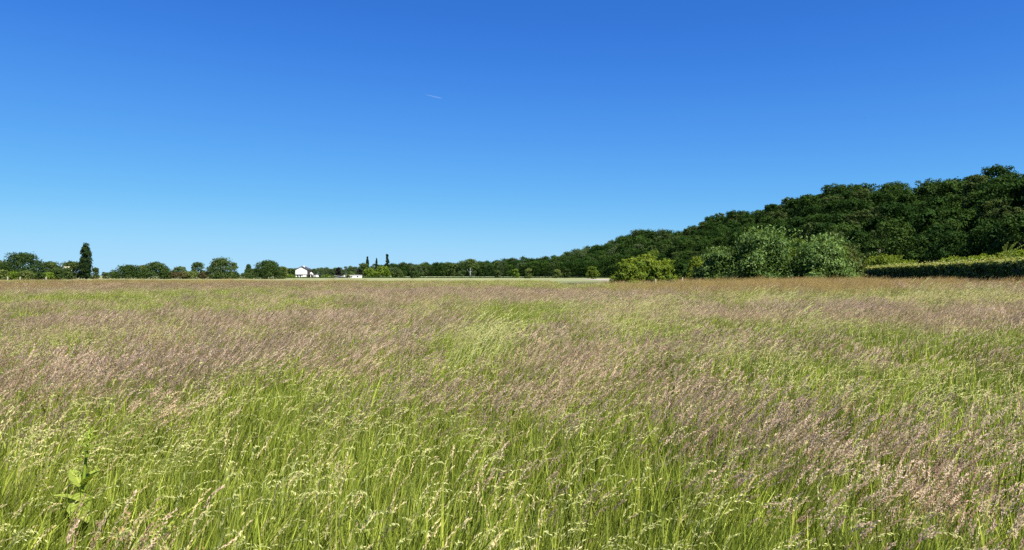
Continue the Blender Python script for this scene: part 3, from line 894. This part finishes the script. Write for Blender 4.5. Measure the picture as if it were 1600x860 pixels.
b = MB(); b.box(mid + 0.35, mid + 1.35, 3.2, 4.0, ridge - 0.8, ridge + 0.85); b.box(mid + 0.28, mid + 1.42, 3.13, 4.07, ridge + 0.86, ridge + 0.98)
link("chimney", b.mesh("chimney", M["white"]), rf)
b = MB(); b.box(wr_ + 0.02, wr_ + 0.5, 0.3, 8.8, -0.1, eave - 0.35)
link("side_wall", b.mesh("side_wall", M["timber"]), house)
b = MB(); b.box(hx(474.2) - cx, hx(478.8) - cx, -1.4, 0.15, -0.1, hz(430.2))
link("porch", b.mesh("porch", M["white"]), house)

# carport wing
wing = empty("carport", (hx(489), D_H + 1.5, 0.0))
setp(wing, "open carport with white posts joined to the white house", "carport")
cx = hx(489)
b = MB(); b.box(hx(480.5) - cx, hx(497.5) - cx, -0.2, 5.0, hz(430.0), hz(429.2)); link("roof", b.mesh("roof", M["roof"]), wing)
b = MB(); b.box(hx(481) - cx, hx(497) - cx, 4.6, 4.9, -0.1, hz(430.0) - 0.01); link("back_wall", b.mesh("back_wall", M["timber"]), wing)
for x in (484.5, 488.4, 490.8):
    b = MB(); b.box(hx(x) - cx - 0.17, hx(x) - cx + 0.17, -0.15, 0.2, -0.1, hz(430.0) - 0.01); link("post", b.mesh("post", M["white"]), wing)
b = MB(); b.box(hx(492.3) - cx, hx(496.6) - cx, -0.3, 1.5, -0.1, hz(429.9)); link("end_wall", b.mesh("end_wall", M["white"]), wing)
b = MB(); b.prism([(hx(482.6) - cx, hz(429.1)), (hx(486.8) - cx, hz(429.1)), (hx(483.6) - cx, hz(425.8)), (hx(482.6) - cx, hz(426.4))], 1.2, 3.5)
gb = link("small_gable", b.mesh("small_gable", M["white"]), wing)
b = MB(); b.box(hx(483.7) - cx, hx(484.7) - cx, 1.13, 1.19, hz(428.7), hz(427.7)); link("window", b.mesh("window", M["glass"]), gb)

# low white building
D2 = 462.0
low_b = empty("low_white_building", (gx(550, D2), D2, 0.0))
setp(low_b, "long low white building with two dark windows", "building")
cx = gx(550, D2)
def bx(x): return gx(x, D2) - cx
zt2 = gz(430.4, D2)
b = MB(); b.box(bx(537.2), bx(563.0), 0, 5.5, -0.1, zt2); link("wall", b.mesh("wall", M["white"]), low_b)
b = MB(); b.box(bx(536.9), bx(563.3), -0.15, 5.7, zt2 + 0.003, zt2 + 0.16); link("roof", b.mesh("roof", M["white"]), low_b)
for xa, xb in ((548.9, 550.6), (557.6, 559.8)):
    b = MB(); b.box(bx(xa) - 0.06, bx(xb) + 0.06, -0.06, 0.1, 0.55, gz(431.8, D2) + 0.08); w = link("window", b.mesh("window", M["timber"]), low_b)
    b = MB(); b.box(bx(xa), bx(xb), -0.09, -0.062, 0.62, gz(431.8, D2)); link("pane", b.mesh("pane", M["glass"]), w)
# grey low roof in front of the topiary
sh = empty("shed", (gx(530, 458), 458, 0))
setp(sh, "low grey shed with a sloping roof in front of the black conifer", "shed")
b = MB(); b.prism([(-2.9, -0.1), (2.9, -0.1), (2.9, 0.68), (-2.9, 1.42)], 0.2, 3.6); link("wall", b.mesh("wall", M["greyroof"]), sh)
b = MB(); b.prism([(-3.3, 1.50), (3.3, 0.66), (3.3, 0.76), (-3.3, 1.60)], -0.3, 4.0); link("roof", b.mesh("roof", M["greyroof"]), sh)
# low dark field hedge behind the hay field
r2 = np.random.default_rng(12)
hp = np.column_stack([r2.uniform(gx(440, 470), gx(955, 470), 9000), r2.uniform(466, 474, 9000), np.abs(r2.normal(0, 0.28, 9000))])
V, Fq = leaf_quads(hp, r2.normal(size=(9000, 3)), 0.55, r2)
fh = empty("field_hedge", (0, 470, 0))
setp(fh, "thin low dark hedge line behind the pale hay field", "hedge")
V[:, 1] -= 470
link("foliage", np_mesh("foliage", V, [Fq], [M["oak"]], attrs={"tone": ('FACE', r2.uniform(0, 1, 9000))}), fh)


# ------------------------------------------------------------------ grasses
class GB:
    """one grass tuft: ribbons and spikelets with per-face tone and material"""
    def __init__(self):
        self.V, self.T, self.Q = [], [], []
        self.tt, self.qt, self.tm, self.qm = [], [], [], []
        self.n = 0

    def ribbons(self, base, d, h, lean, width, tone, mat, seg, rng, droop=0.0, side=None):
        """base (n,2); h (n,); lean (n,2) sideways travel; returns centre lines (n,seg+1,3)"""
        n = len(base)
        t = np.linspace(0, 1, seg + 1)
        bend = t[None, :] ** 1.8
        P = np.zeros((n, seg + 1, 3))
        P[..., 0] = base[:, :1] + lean[:, :1] * bend
        P[..., 1] = base[:, 1:] + lean[:, 1:] * bend
        P[..., 2] = h[:, None] * (t[None, :] - droop * t[None, :] ** 3 * (np.linalg.norm(lean, axis=1) / h)[:, None])
        if side is None:
            a = rng.uniform(0, 2 * math.pi, n)
        else:
            a = side
        S = np.stack([np.cos(a), np.sin(a), np.zeros(n)], 1)[:, None, :]
        wt = np.clip(np.array([0.7] + [1.0] * seg) * (1 - t ** 2.2), 0.0, 1)[None, :, None] * np.asarray(width).reshape(-1, 1, 1)
        A = P - S * wt / 2; B = P + S * wt / 2
        # rings: seg rows of two, then the tip
        rows = np.concatenate([np.stack([A[:, :-1], B[:, :-1]], 2).reshape(n, seg * 2, 3), P[:, -1:]], 1)
        k = seg * 2 + 1
        b0 = self.n + np.arange(n)[:, None] * k
        for s in range(seg - 1):
            q = np.stack([b0[:, 0] + 2 * s, b0[:, 0] + 2 * s + 1, b0[:, 0] + 2 * s + 3, b0[:, 0] + 2 * s + 2], 1)
            self.Q.append(q); self.qt.append(tone); self.qm.append(np.full(n, mat))
        tr = np.stack([b0[:, 0] + 2 * (seg - 1), b0[:, 0] + 2 * (seg - 1) + 1, b0[:, 0] + 2 * seg], 1)
        self.T.append(tr); self.tt.append(tone); self.tm.append(np.full(n, mat))
        self.V.append(rows.reshape(-1, 3)); self.n += n * k
        return P

    def spikelets(self, C, A, ln, wd, tone, mat, rng):
        """diamonds centred at C along axis A"""
        n = len(C)
        A = A / np.linalg.norm(A, axis=1, keepdims=True)
        r = rng.normal(size=(n, 3)); S = np.cross(A, r); S /= np.linalg.norm(S, axis=1, keepdims=True) + 1e-9
        ln = np.asarray(ln).reshape(-1, 1); wd = np.asarray(wd).reshape(-1, 1)
        V = np.stack([C - A * ln / 2, C + S * wd / 2 - A * ln * 0.1, C + A * ln / 2, C - S * wd / 2 - A * ln * 0.1], 1).reshape(-1, 3)
        q = self.n + np.arange(n * 4).reshape(n, 4)
        self.V.append(V); self.n += n * 4
        self.Q.append(q); self.qt.append(tone); self.qm.append(np.full(n, mat))

    def heads(self, P, L_, wid, nsp, sl, sw, mat, rng, spread=0.5, droop=0.3, tone_lo=0.0, tone_hi=1.0):
        """panicles at the end of stems whose centre lines are P (n,k,3)"""
        n = len(P)
        tip = P[:, -1]; ax_ = P[:, -1] - P[:, -2]; ax_ /= np.linalg.norm(ax_, axis=1, keepdims=True)
        L_ = np.asarray(L_) * np.ones(n)
        t = np.tile(np.linspace(0.02, 1.0, nsp), (n, 1)) + rng.uniform(-0.03, 0.03, (n, nsp))
        prof = np.sin(math.pi * np.clip(t * 0.8 + 0.16, 0, 1)) ** 0.7
        side = np.stack([ax_[:, 0], ax_[:, 1] * 0.5, np.zeros(n)], 1) + [0.25, 0, 0]
        axis = ax_[:, None, :] * (L_[:, None] * t)[..., None]
        axis = axis + (side[:, None, :] * 0.55 - np.array([0, 0, 1.0]) * 0.75) * (L_[:, None] * droop * t ** 2.2)[..., None]
        off = rng.normal(size=(n, nsp, 3)); off /= np.linalg.norm(off, axis=2, keepdims=True)
        C = tip[:, None, :] + axis + off * (prof * wid * 0.5 * rng.uniform(0.3, 1.0, (n, nsp)))[..., None]
        Dv = ax_[:, None, :] + off * spread + np.stack([np.zeros((n, nsp)), np.zeros((n, nsp)), -droop * 1.6 * t], -1)
        C = C.reshape(-1, 3); Dv = Dv.reshape(-1, 3); m = len(C)
        ht = np.repeat(rng.uniform(tone_lo, tone_hi, n), nsp) * 0.6 + rng.uniform(0, 0.4, m)
        self.spikelets(C, Dv, sl * rng.uniform(0.7, 1.3, m), sw * rng.uniform(0.7, 1.3, m), np.clip(ht, 0, 1), mat, rng)

    def mesh(self, name, mats):
        V = np.concatenate(self.V)
        faces, tone, mi = [], [], []
        if self.T: faces.append(np.concatenate(self.T)); tone += self.tt; mi += self.tm
        if self.Q: faces.append(np.concatenate(self.Q)); tone += self.qt; mi += self.qm
        return np_mesh(name, V, faces, mats, np.concatenate(mi), {"tone": ('FACE', np.concatenate(tone))})


GM = [M["blade"], M["drystem"], M["mauve"], M["straw"], M["oat"], M["rust"], M["dark_mauve"]]


def disc(n, r, rng):
    a = rng.uniform(0, 2 * math.pi, n); q = r * np.sqrt(rng.uniform(0, 1, n))
    return np.stack([q * np.cos(a), q * np.sin(a)], 1)


def tuft(seed, nblade=100, hb=0.52, nstem=26, hs_=0.74, kind='mauve', rad=0.27, wind=0.22):
    rng = np.random.default_rng(seed)
    gbd = GB()
    h = hb * rng.uniform(0.55, 1.15, nblade)
    lean = rng.normal(scale=0.10, size=(nblade, 2)) + np.array([wind * 0.45, 0.0])
    # some blades fold right over
    fold = rng.uniform(0, 1, nblade) < 0.22
    lean[fold] *= 2.3
    gbd.ribbons(disc(nblade, rad, rng), None, h, lean, 0.006 + 0.014 * rng.uniform(0, 1, nblade) ** 1.6, np.where(rng.uniform(0, 1, nblade) < 0.34, rng.uniform(0.6, 1, nblade), rng.uniform(0, 0.28, nblade)), 0, 3, rng, droop=0.35)
    if nstem:
        h = hs_ * rng.uniform(0.74, 1.12, nstem)
        lean = rng.normal(scale=0.07, size=(nstem, 2)) + np.array([wind * rng.uniform(0.6, 1.3), 0.0])
        P = gbd.ribbons(disc(nstem, rad, rng), None, h, lean, np.full(nstem, 0.0038), rng.uniform(0, 1, nstem), 1, 4, rng, droop=0.2,
                        side=rng.normal(scale=0.5, size=nstem))
        if kind == 'mauve':
            k = int(nstem * 0.72)
            gbd.heads(P[:k], rng.uniform(0.09, 0.15, k), 0.026, 40, 0.014, 0.0062, 2, rng, 0.4, 0.3)
            k2 = nstem - k
            gbd.heads(P[k:], rng.uniform(0.09, 0.14, k2), 0.020, 30, 0.014, 0.0058, 6, rng, 0.45, 0.25)
        elif kind == 'straw':
            gbd.heads(P, rng.uniform(0.08, 0.15, nstem), 0.016, 18, 0.018, 0.007, 3, rng, 0.35, 0.3)
        elif kind == 'oat':
            gbd.heads(P, rng.uniform(0.12, 0.20, nstem), 0.020, 26, 0.020, 0.0052, 4, rng, 0.3, 0.75)
        elif kind == 'rust':
            gbd.heads(P, rng.uniform(0.14, 0.26, nstem), 0.040, 26, 0.013, 0.0075, 5, rng, 0.6, 0.12)
        elif kind == 'tall':
            gbd.heads(P, rng.uniform(0.20, 0.30, nstem), 0.045, 28, 0.022, 0.0055, 4, rng, 0.35, 0.5)
        elif kind == 'dark':
            gbd.heads(P, rng.uniform(0.10, 0.16, nstem), 0.022, 32, 0.014, 0.006, 6, rng, 0.5, 0.3)
    return gbd.mesh("grass_tuft", GM)


SETS = {
    "mauve": [tuft(1000 + i, 110, 0.62, 13, 0.76, 'mauve') for i in range(7)] + [tuft(1010 + i, 70, 0.50, 32, 0.76, 'mauve') for i in range(6)] + [tuft(1020 + i, 80, 0.52, 22, 0.74, 'dark') for i in range(3)],
    "green": [tuft(1100 + i, 140, 0.72, 2, 0.78, 'oat') for i in range(7)] + [tuft(1120 + i, 140, 0.68, 4, 0.76, 'straw') for i in range(3)],
    "pale": [tuft(1200 + i, 110, 0.64, 11, 0.78, 'oat') for i in range(6)] + [tuft(1220 + i, 90, 0.56, 14, 0.74, 'straw') for i in range(4)],
    "rust": [tuft(1300 + i, 70, 0.50, 26, 0.84, 'rust') for i in range(6)] + [tuft(1320 + i, 70, 0.50, 28, 0.76, 'dark') for i in range(2)],
}

# where each kind of grass grows: drifts as (photo column, row, half width, half height), laid on the ground
MAUVE = [(1350, 486, 170, 12, 2.0), (1530, 492, 110, 11, 2.0), (1180, 489, 90, 9, 1.6), (600, 466, 130, 9), (860, 463, 190, 9), (450, 500, 160, 22), (100, 505, 140, 18),
         (60, 560, 150, 48), (300, 548, 160, 34), (560, 555, 80, 34), (670, 600, 90, 34), (1300, 720, 130, 55), (1150, 640, 130, 45), (1420, 710, 110, 55),
         (1520, 800, 90, 50), (1265, 820, 50, 45), (1050, 600, 170, 40), (325, 820, 50, 25), (745, 730, 60, 28), (200, 625, 110, 35), (40, 625, 100, 45),
         (900, 545, 140, 35), (1300, 545, 120, 25), (1560, 560, 60, 30), (1130, 745, 80, 40), (800, 640, 70, 35), (1545, 690, 60, 40), (640, 690, 50, 20),
         (250, 446, 400, 5), (700, 455, 200, 5), (1420, 640, 120, 40), (1560, 447, 60, 6), (870, 850, 60, 20)]
GREEN = [(830, 490, 70, 15), (880, 502, 90, 18), (700, 572, 70, 28), (350, 610, 110, 34), (480, 690, 170, 80), (280, 710, 190, 90), (560, 650, 110, 60),
         (600, 800, 220, 70), (140, 740, 160, 70), (1080, 800, 130, 60), (170, 462, 190, 10), (400, 474, 140, 11), (1210, 472, 80, 11), (1000, 690, 90, 60),
         (900, 446, 260, 5), (1320, 520, 170, 20), (1450, 560, 140, 30), (960, 800, 100, 60), (1370, 800, 70, 50), (600, 478, 80, 9), (420, 800, 160, 60), (1220, 590, 90, 40), (1500, 640, 80, 30)]
PALE = [(755, 525, 45, 26), (1190, 464, 60, 9, 1.6), (1490, 463, 110, 9, 2.2), (1000, 480, 90, 11), (700, 775, 130, 45), (220, 660, 120, 45), (450, 835, 150, 28),
        (1240, 500, 40, 16), (950, 500, 60, 14), (1180, 600, 120, 30), (1500, 610, 100, 35), (150, 540, 60, 20), (760, 830, 160, 40)]
RUST = [(1350, 446, 260, 7, 1.5), (1010, 447, 70, 6), (50, 449, 90, 5, 0.6), (250, 442, 350, 3, 0.7)]


def drop_at(Xg, Yg):
    return EYE - 0.72 - rise(Xg, Yg)


def to_ground(x, y):
    d = 1.15 * F / (y - 430)
    for _ in range(12):
        d = 0.5 * d + 0.5 * float(drop_at(gx(x, d), d)) * F / (y - 430)
    return gx(x, d), d


def drift(lst, X, Y):
    w = np.zeros_like(X)
    for (x, y, rx_, ry_, *st_) in lst:
        cx_, cy_ = to_ground(x, y)
        sx = rx_ / F * cy_
        y0_ = to_ground(x, y + ry_)[1]; y1_ = to_ground(x, max(y - ry_, 433.5))[1]
        sy = np.where(Y > cy_, max(y1_ - cy_, 0.3), max(cy_ - y0_, 0.2))
        q = ((X - cx_) / sx) ** 2 + ((Y - cy_) / sy) ** 2
        w = np.maximum(w, np.exp(-q * 0.9) * (st_[0] if st_ else 1.0))
    return w


def vnoise(X, Y, s, seed):
    r = np.random.default_rng(seed)
    G = r.uniform(0, 1, (64, 64))
    x = X / s; y = Y / s
    xi = np.floor(x).astype(int); yi = np.floor(y).astype(int)
    fx = x - xi; fy = y - yi
    fx = fx * fx * (3 - 2 * fx); fy = fy * fy * (3 - 2 * fy)
    g_ = lambda a, b: G[a % 64, b % 64]
    return (g_(xi, yi) * (1 - fx) + g_(xi + 1, yi) * fx) * (1 - fy) + (g_(xi, yi + 1) * (1 - fx) + g_(xi + 1, yi + 1) * fx) * fy


def zone(y0, y1, dens, rng):
    """random points of the meadow between two depths"""
    w = 0.74 * y1 + 4.0
    n = int(2 * w * (y1 - y0) * dens)
    Xp = rng.uniform(-w, w, n); Yp = rng.uniform(y0, y1, n)
    k = np.abs(Xp) < 0.74 * np.maximum(Yp, 0) + 4.0
    Xp, Yp = Xp[k], Yp[k]
    # the meadow ends at the hedge and the bushes on the right, at the hay field elsewhere
    far = 166 + 5 * np.sin(Xp * 0.05) + 4 * np.sin(Xp * 0.17)
    s = (Xp - HA[0]) * hn[0] + (Yp - HA[1]) * hn[1]
    keep = (Yp < far) & ((s > 0.9) | (Yp > 118))
    keep &= ~((Xp > 7) & (Yp > 97))
    return Xp[keep], Yp[keep]


grng = np.random.default_rng(99)
zs = [(-2.5, 7, 22, 0.95), (7, 14, 17, 1.05), (14, 30, 11, 1.2), (30, 62, 6.0, 1.5), (62, 120, 2.6, 2.2), (120, 176, 1.5, 2.9)]
AX, AY, AS = [], [], []
for y0, y1, dens, s in zs:
    Xp, Yp = zone(y0, y1, dens, grng)
    AX.append(Xp); AY.append(Yp); AS.append(np.full(len(Xp), s))
AX = np.concatenate(AX); AY = np.concatenate(AY); AS = np.concatenate(AS)
n1 = vnoise(AX, AY, 1.3, 1); n2 = vnoise(AX, AY, 4.5, 2); n3 = vnoise(AX, AY * 0.7, 14, 3); n4 = vnoise(AX, AY, 0.5, 4)
wm = np.interp(AY, [4, 9, 20], [0.0, 0.08, 0.14]) + np.interp(AY, [4, 12], [0.55, 0.95]) * drift(MAUVE, AX, AY) + 0.55 * (n2 - 0.5) + 0.55 * (n1 - 0.5) + 0.55 * (n4 - 0.5)
wg = 0.40 + 0.95 * drift(GREEN, AX, AY) + 0.5 * (n3 - 0.5) - 0.3 * (n1 - 0.5) + 0.40 * sstep(55, 110, AY)
wp = np.interp(AY, [4, 8, 12], [0.02, 0.06, 0.10]) + np.interp(AY, [4, 9], [0.40, 0.66]) * drift(PALE, AX, AY) + 0.4 * (vnoise(AX, AY, 2.3, 8) - 0.5)
wr = -0.06 + 0.95 * drift(RUST, AX, AY) + 0.2 * (vnoise(AX, AY, 3.0, 9) - 0.5)
W = np.clip(np.stack([wm, wg, wp, wr], 1), 0.015, None) ** 1.6
W /= W.sum(1, keepdims=True)
pick = (grng.uniform(0, 1, len(AX))[:, None] > np.cumsum(W, 1)).sum(1).clip(0, 3)
hgt = 0.86 + 0.22 * vnoise(AX, AY, 2.8, 11) + 0.16 * (n1 - 0.5) + 0.22 * (vnoise(AX, AY, 0.45, 13) - 0.5)
hgt *= np.where(pick == 1, 0.97, 1.0)
hgt *= 1 + sstep(60, 130, AY) * (0.42 * vnoise(AX, AY, 9, 14) - 0.28)
# the grass stands lower round the dock in the foreground
DOCK = (-2.58, 4.45)
hgt *= 1 - 0.22 * np.exp(-(((AX - DOCK[0]) / 0.7) ** 2 + ((AY - DOCK[1] + 0.35) / 0.55) ** 2))
names = [("mauve", "mauve_grass", "mauve and buff flowering grass in drifts across the meadow"),
         ("green", "green_grass", "fresh green grass blades filling the meadow"),
         ("pale", "pale_grass", "pale yellow green grass with nodding seed heads"),
         ("rust", "rusty_grass", "rusty brown seeding grass along the far edge of the meadow")]
for k, (key, nm, lab) in enumerate(names):
    q = pick == k
    n = int(q.sum())
    Xp, Yp, Sp, Hp = AX[q], AY[q], AS[q], hgt[q]
    s = grng.uniform(0.85, 1.15, n)
    scl = np.column_stack([Sp * s, Sp * s, Hp * s])
    rot = rots(n, grng, 0.55)
    gust = vnoise(Xp, Yp, 2.2, 31) - 0.45
    rot[:, 0] = grng.normal(scale=0.10, size=n) + 0.25 * (vnoise(Xp, Yp, 1.1, 32) - 0.5)
    rot[:, 1] = 0.34 * gust - 0.05 + grng.normal(scale=0.11, size=n)
    tint = np.clip(vnoise(Xp, Yp, 5.0, 21) * 0.7 + grng.uniform(0, 0.3, n), 0, 1)
    pk = grng.integers(0, len(SETS[key]), n)
    if key == "mauve":          # thinner flowering close by, dense drifts further out
        dense = grng.uniform(0, 1, n) < np.interp(Yp, [5, 10, 30, 60], [0.10, 0.22, 0.45, 0.7])
        pk = np.where(dense, grng.integers(7, 16, n), grng.integers(0, 7, n))
        pk = np.where(grng.uniform(0, 1, n) < 0.55 * sstep(45, 90, Yp), grng.integers(13, 16, n), pk)  # darker heads far out: shading among dense stems put into the colour
    if key == "pale":
        pk = np.where(grng.uniform(0, 1, n) < np.where(Xp > 10, 0.95, 0.65) * sstep(18, 26, Yp), grng.integers(6, 10, n), pk)
    scatter(nm, lab, SETS[key], "grass_tuft", np.column_stack([Xp, Yp, rise(Xp, Yp) - 0.01]), rot, scl, pk, tint)


# tall single tussocks of pale nodding grass
def tussock(lab, x, y, d, hs_, rad, seed, n=46, sc=1.0):
    X_ = gx(x, d)
    rng = np.random.default_rng(seed)
    gbd = GB()
    nb_ = 140
    gbd.ribbons(disc(nb_, rad, rng), None, 0.62 * rng.uniform(0.6, 1.1, nb_), rng.normal(scale=0.12, size=(nb_, 2)) + [0.12, 0], rng.uniform(0.004, 0.009, nb_), rng.uniform(0.2, 1, nb_), 0, 3, rng, droop=0.3)
    e = empty("grass_tussock", (X_, d, float(rise(X_, d))))
    setp(e, lab, "grass tussock")
    link("blades", gbd.mesh("blades", GM), e)
    gbd = GB()
    kk = d / 12.0
    P = gbd.ribbons(disc(n, rad, rng), None, hs_ * rng.uniform(0.72, 1.05, n), rng.normal(scale=0.07, size=(n, 2)) + [0.40, 0], np.full(n, 0.009 * kk ** 0.6), rng.uniform(0.5, 1, n), 4, 5, rng, droop=0.15, side=rng.normal(scale=0.4, size=n))
    gbd.heads(P, rng.uniform(0.24, 0.36, n), 0.020, 26, 0.036, 0.010 * kk ** 0.6, 4, rng, 0.12, 0.35, 0.5, 1.0)
    link("flower_stems", gbd.mesh("flower_stems", GM), e)


tussock("tall pale grass tussock bending right in the middle of the meadow", 738, 540, 12.6, 1.16, 0.50, 501, 36)
tussock("smaller pale tussock left of the tall bending one", 700, 560, 11.4, 1.0, 0.35, 502, 18)
tussock("pale golden tussock below the big silvery willow near the rusty grass", 1185, 470, 29, 1.28, 0.9, 503, 34)
tussock("tall pale tussock before the middle of the hedge", 1430, 465, 33, 1.25, 0.9, 504, 32)
tussock("pale tussock in the pink drift below the dark bush", 1245, 500, 18.5, 1.05, 0.45, 505, 18)
tussock("straw coloured tussock left of the golden one, below the hazel thicket", 1005, 480, 25, 1.1, 0.8, 506, 26)
tussock("yellowish tussock at the back of the bright green patch", 880, 478, 24, 1.1, 0.8, 507, 26)
tussock("broad pale tussock near the right edge before the hedge", 1530, 466, 30, 1.2, 1.0, 508, 34)

# ------------------------------------------------------------------ dock plant in the foreground
dock = empty("dock_plant", (DOCK[0], DOCK[1], 0.0))
setp(dock, "yellow green broad leaved dock with a tall stem in the near grass", "dock plant")
b = MB()
dp = [(0.02, 0.0, -0.02), (0.0, 0.0, 0.3), (-0.015, 0.0, 0.55), (0.005, 0.01, 0.75), (0.03, 0.0, 0.90), (0.035, 0.0, 0.97)]
b.tube(dp, [0.013, 0.012, 0.0105, 0.009, 0.007, 0.003], 8)
link("stem", b.mesh("stem", M["dockstem"], True), dock)


def dock_leaf(L_, W_, seed, curl=0.25):
    """broad leaf with raised side veins; grows along +Y from the origin, faces up"""
    nu, nv = 73, 17
    rnd = np.random.default_rng(seed)
    t = np.linspace(0, 1, nu)[:, None]; v = np.linspace(-1, 1, nv)[None, :]
    wprof = np.clip(np.sin(math.pi * np.clip(t, 0, 1) ** 0.72) ** 0.75, 0.03, 1)
    wav = 1 + 0.07 * np.sin(t * 30 + rnd.uniform(0, 6)) * np.abs(v)
    Xl = v * wprof * W_ / 2 * wav
    Yl = t * L_ + 0 * v
    phase = (t * 9.0 - np.abs(v) * 1.6)
    vein = np.abs(((phase % 1.0) - 0.5)) * 2          # 1 on the vein
    Zl = 0.004 * (vein ** 2 - 0.5) * (1 - np.abs(v) ** 4) * W_ / 0.12 + 0.10 * W_ * np.abs(v) ** 1.3 - curl * L_ * t ** 2 + 0.0 * v
    tone = 0.25 + np.clip((vein - 0.70) * 3.4, 0, 1) * 0.8 + (np.abs(v) < 0.12)
    idx = np.arange(nu * nv).reshape(nu, nv)
    f = np.stack([idx[:-1, :-1], idx[:-1, 1:], idx[1:, 1:], idx[1:, :-1]], -1).reshape(-1, 4)
    me = np_mesh("leaf", np.stack([Xl, Yl, Zl], -1).reshape(-1, 3), [f], [M["dockleaf"]], smooth=True, attrs={"tone": ('POINT', np.clip(tone, 0, 1).ravel())})
    return me


# (height on the stem, heading, pitch, length, width): heading 0 = away from the camera
for i, (z, hdg, pit, L_, W_, cu) in enumerate([
        (0.60, 172, -72, 0.20, 0.135, 0.06), (0.63, 100, 48, 0.15, 0.085, 0.15), (0.53, 250, 45, 0.15, 0.08, 0.5), (0.62, 300, 50, 0.16, 0.10, 0.30),
        (0.50, 80, 55, 0.14, 0.07, 0.5), (0.64, 20, 40, 0.14, 0.08, 0.3), (0.84, 75, 40, 0.10, 0.05, 0.35), (0.80, 110, 25, 0.08, 0.04, 0.3),
        (0.86, 285, 35, 0.085, 0.03, 0.4), (0.90, 60, 45, 0.07, 0.025, 0.4), (0.42, 225, -35, 0.22, 0.10, 0.2), (0.45, 140, 20, 0.16, 0.08, 0.4)]):
    o = link("leaf", dock_leaf(L_, W_, i, cu), dock)
    p = [Vector(dp[k]) for k in range(len(dp))]
    zz_ = [q.z for q in p]
    xx_ = float(np.interp(z, zz_, [q.x for q in p]))
    o.location = (xx_, 0, z)
    o.rotation_mode = 'ZYX' if False else 'XYZ'
    o.rotation_euler = (math.radians(pit), 0, -math.radians(hdg))
fb = GB()
frng = np.random.default_rng(5)
cs = []
for zc in np.linspace(0.80, 0.98, 9):
    m = 16
    q = frng.normal(scale=0.010 + 0.006 * (1.1 - zc) * 8, size=(m, 3)) * [1, 1, 0.7]
    cs.append(q + [float(np.interp(zc, [0.75, 0.98, 1.1], [0.005, 0.03, 0.03])), 0, zc])
cs = np.concatenate(cs)
fb.spikelets(cs, frng.normal(size=cs.shape) + [0, 0, -0.4], 0.011 * np.ones(len(cs)), 0.009 * np.ones(len(cs)), frng.uniform(0.2, 1, len(cs)), 0, frng)
link("flower_spike", fb.mesh("flower_spike", [M["dockstem"]]), dock)

# ------------------------------------------------------------------ contrail and bird
DC = 18000.0
a = Vector((gx(664, DC), DC, gz(147.8, DC))); c_ = Vector((gx(691, DC * 0.985), DC * 0.985, gz(154.3, DC * 0.985)))
b = MB()
pts = [a.lerp(c_, k / 8) for k in range(9)]
b.tube([tuple(p) for p in pts], [2, 6, 9, 11, 12, 13, 12, 11, 4], 8)
m, N, L, out = newmat("contrail_ice")
df = N.new("ShaderNodeBsdfDiffuse"); df.inputs[0].default_value = (0.85, 0.85, 0.88, 1)
tp = N.new("ShaderNodeBsdfTransparent"); mx = N.new("ShaderNodeMixShader"); mx.inputs[0].default_value = 0.065
L.new(tp.outputs[0], mx.inputs[1]); L.new(df.outputs[0], mx.inputs[2]); L.new(mx.outputs[0], out.inputs["Surface"])
setp(link("contrail", b.mesh("contrail", m, True)), "short faint white contrail high in the blue sky", "contrail")

DB = 210.0
b = MB()
b.tube([(-0.16, 0, 0), (-0.08, 0, 0.01), (0.05, 0, 0.02), (0.13, 0, 0.02), (0.19, 0, 0.01)], [0.015, 0.05, 0.06, 0.04, 0.008], 8)
for s in (-1, 1):
    b.add([(-0.05, s * 0.04, 0.04), (0.09, s * 0.04, 0.04), (0.06, s * 0.24, 0.10), (0.01, s * 0.45, 0.05), (-0.07, s * 0.22, 0.09)], [(0, 1, 2, 4), (4, 2, 3)])
b.add([(-0.15, -0.01, 0), (-0.15, 0.01, 0), (-0.27, 0.05, 0.0), (-0.27, -0.05, 0.0)], [(0, 1, 2, 3)])
bird = link("bird", b.mesh("bird", M["timber"]), None, (gx(1351.5, DB), DB, gz(184.3, DB)), 0.9)
bird.rotation_euler = (0.35, 0.1, 0.5)
setp(bird, "tiny dark bird gliding in the sky above the wooded hill", "bird")
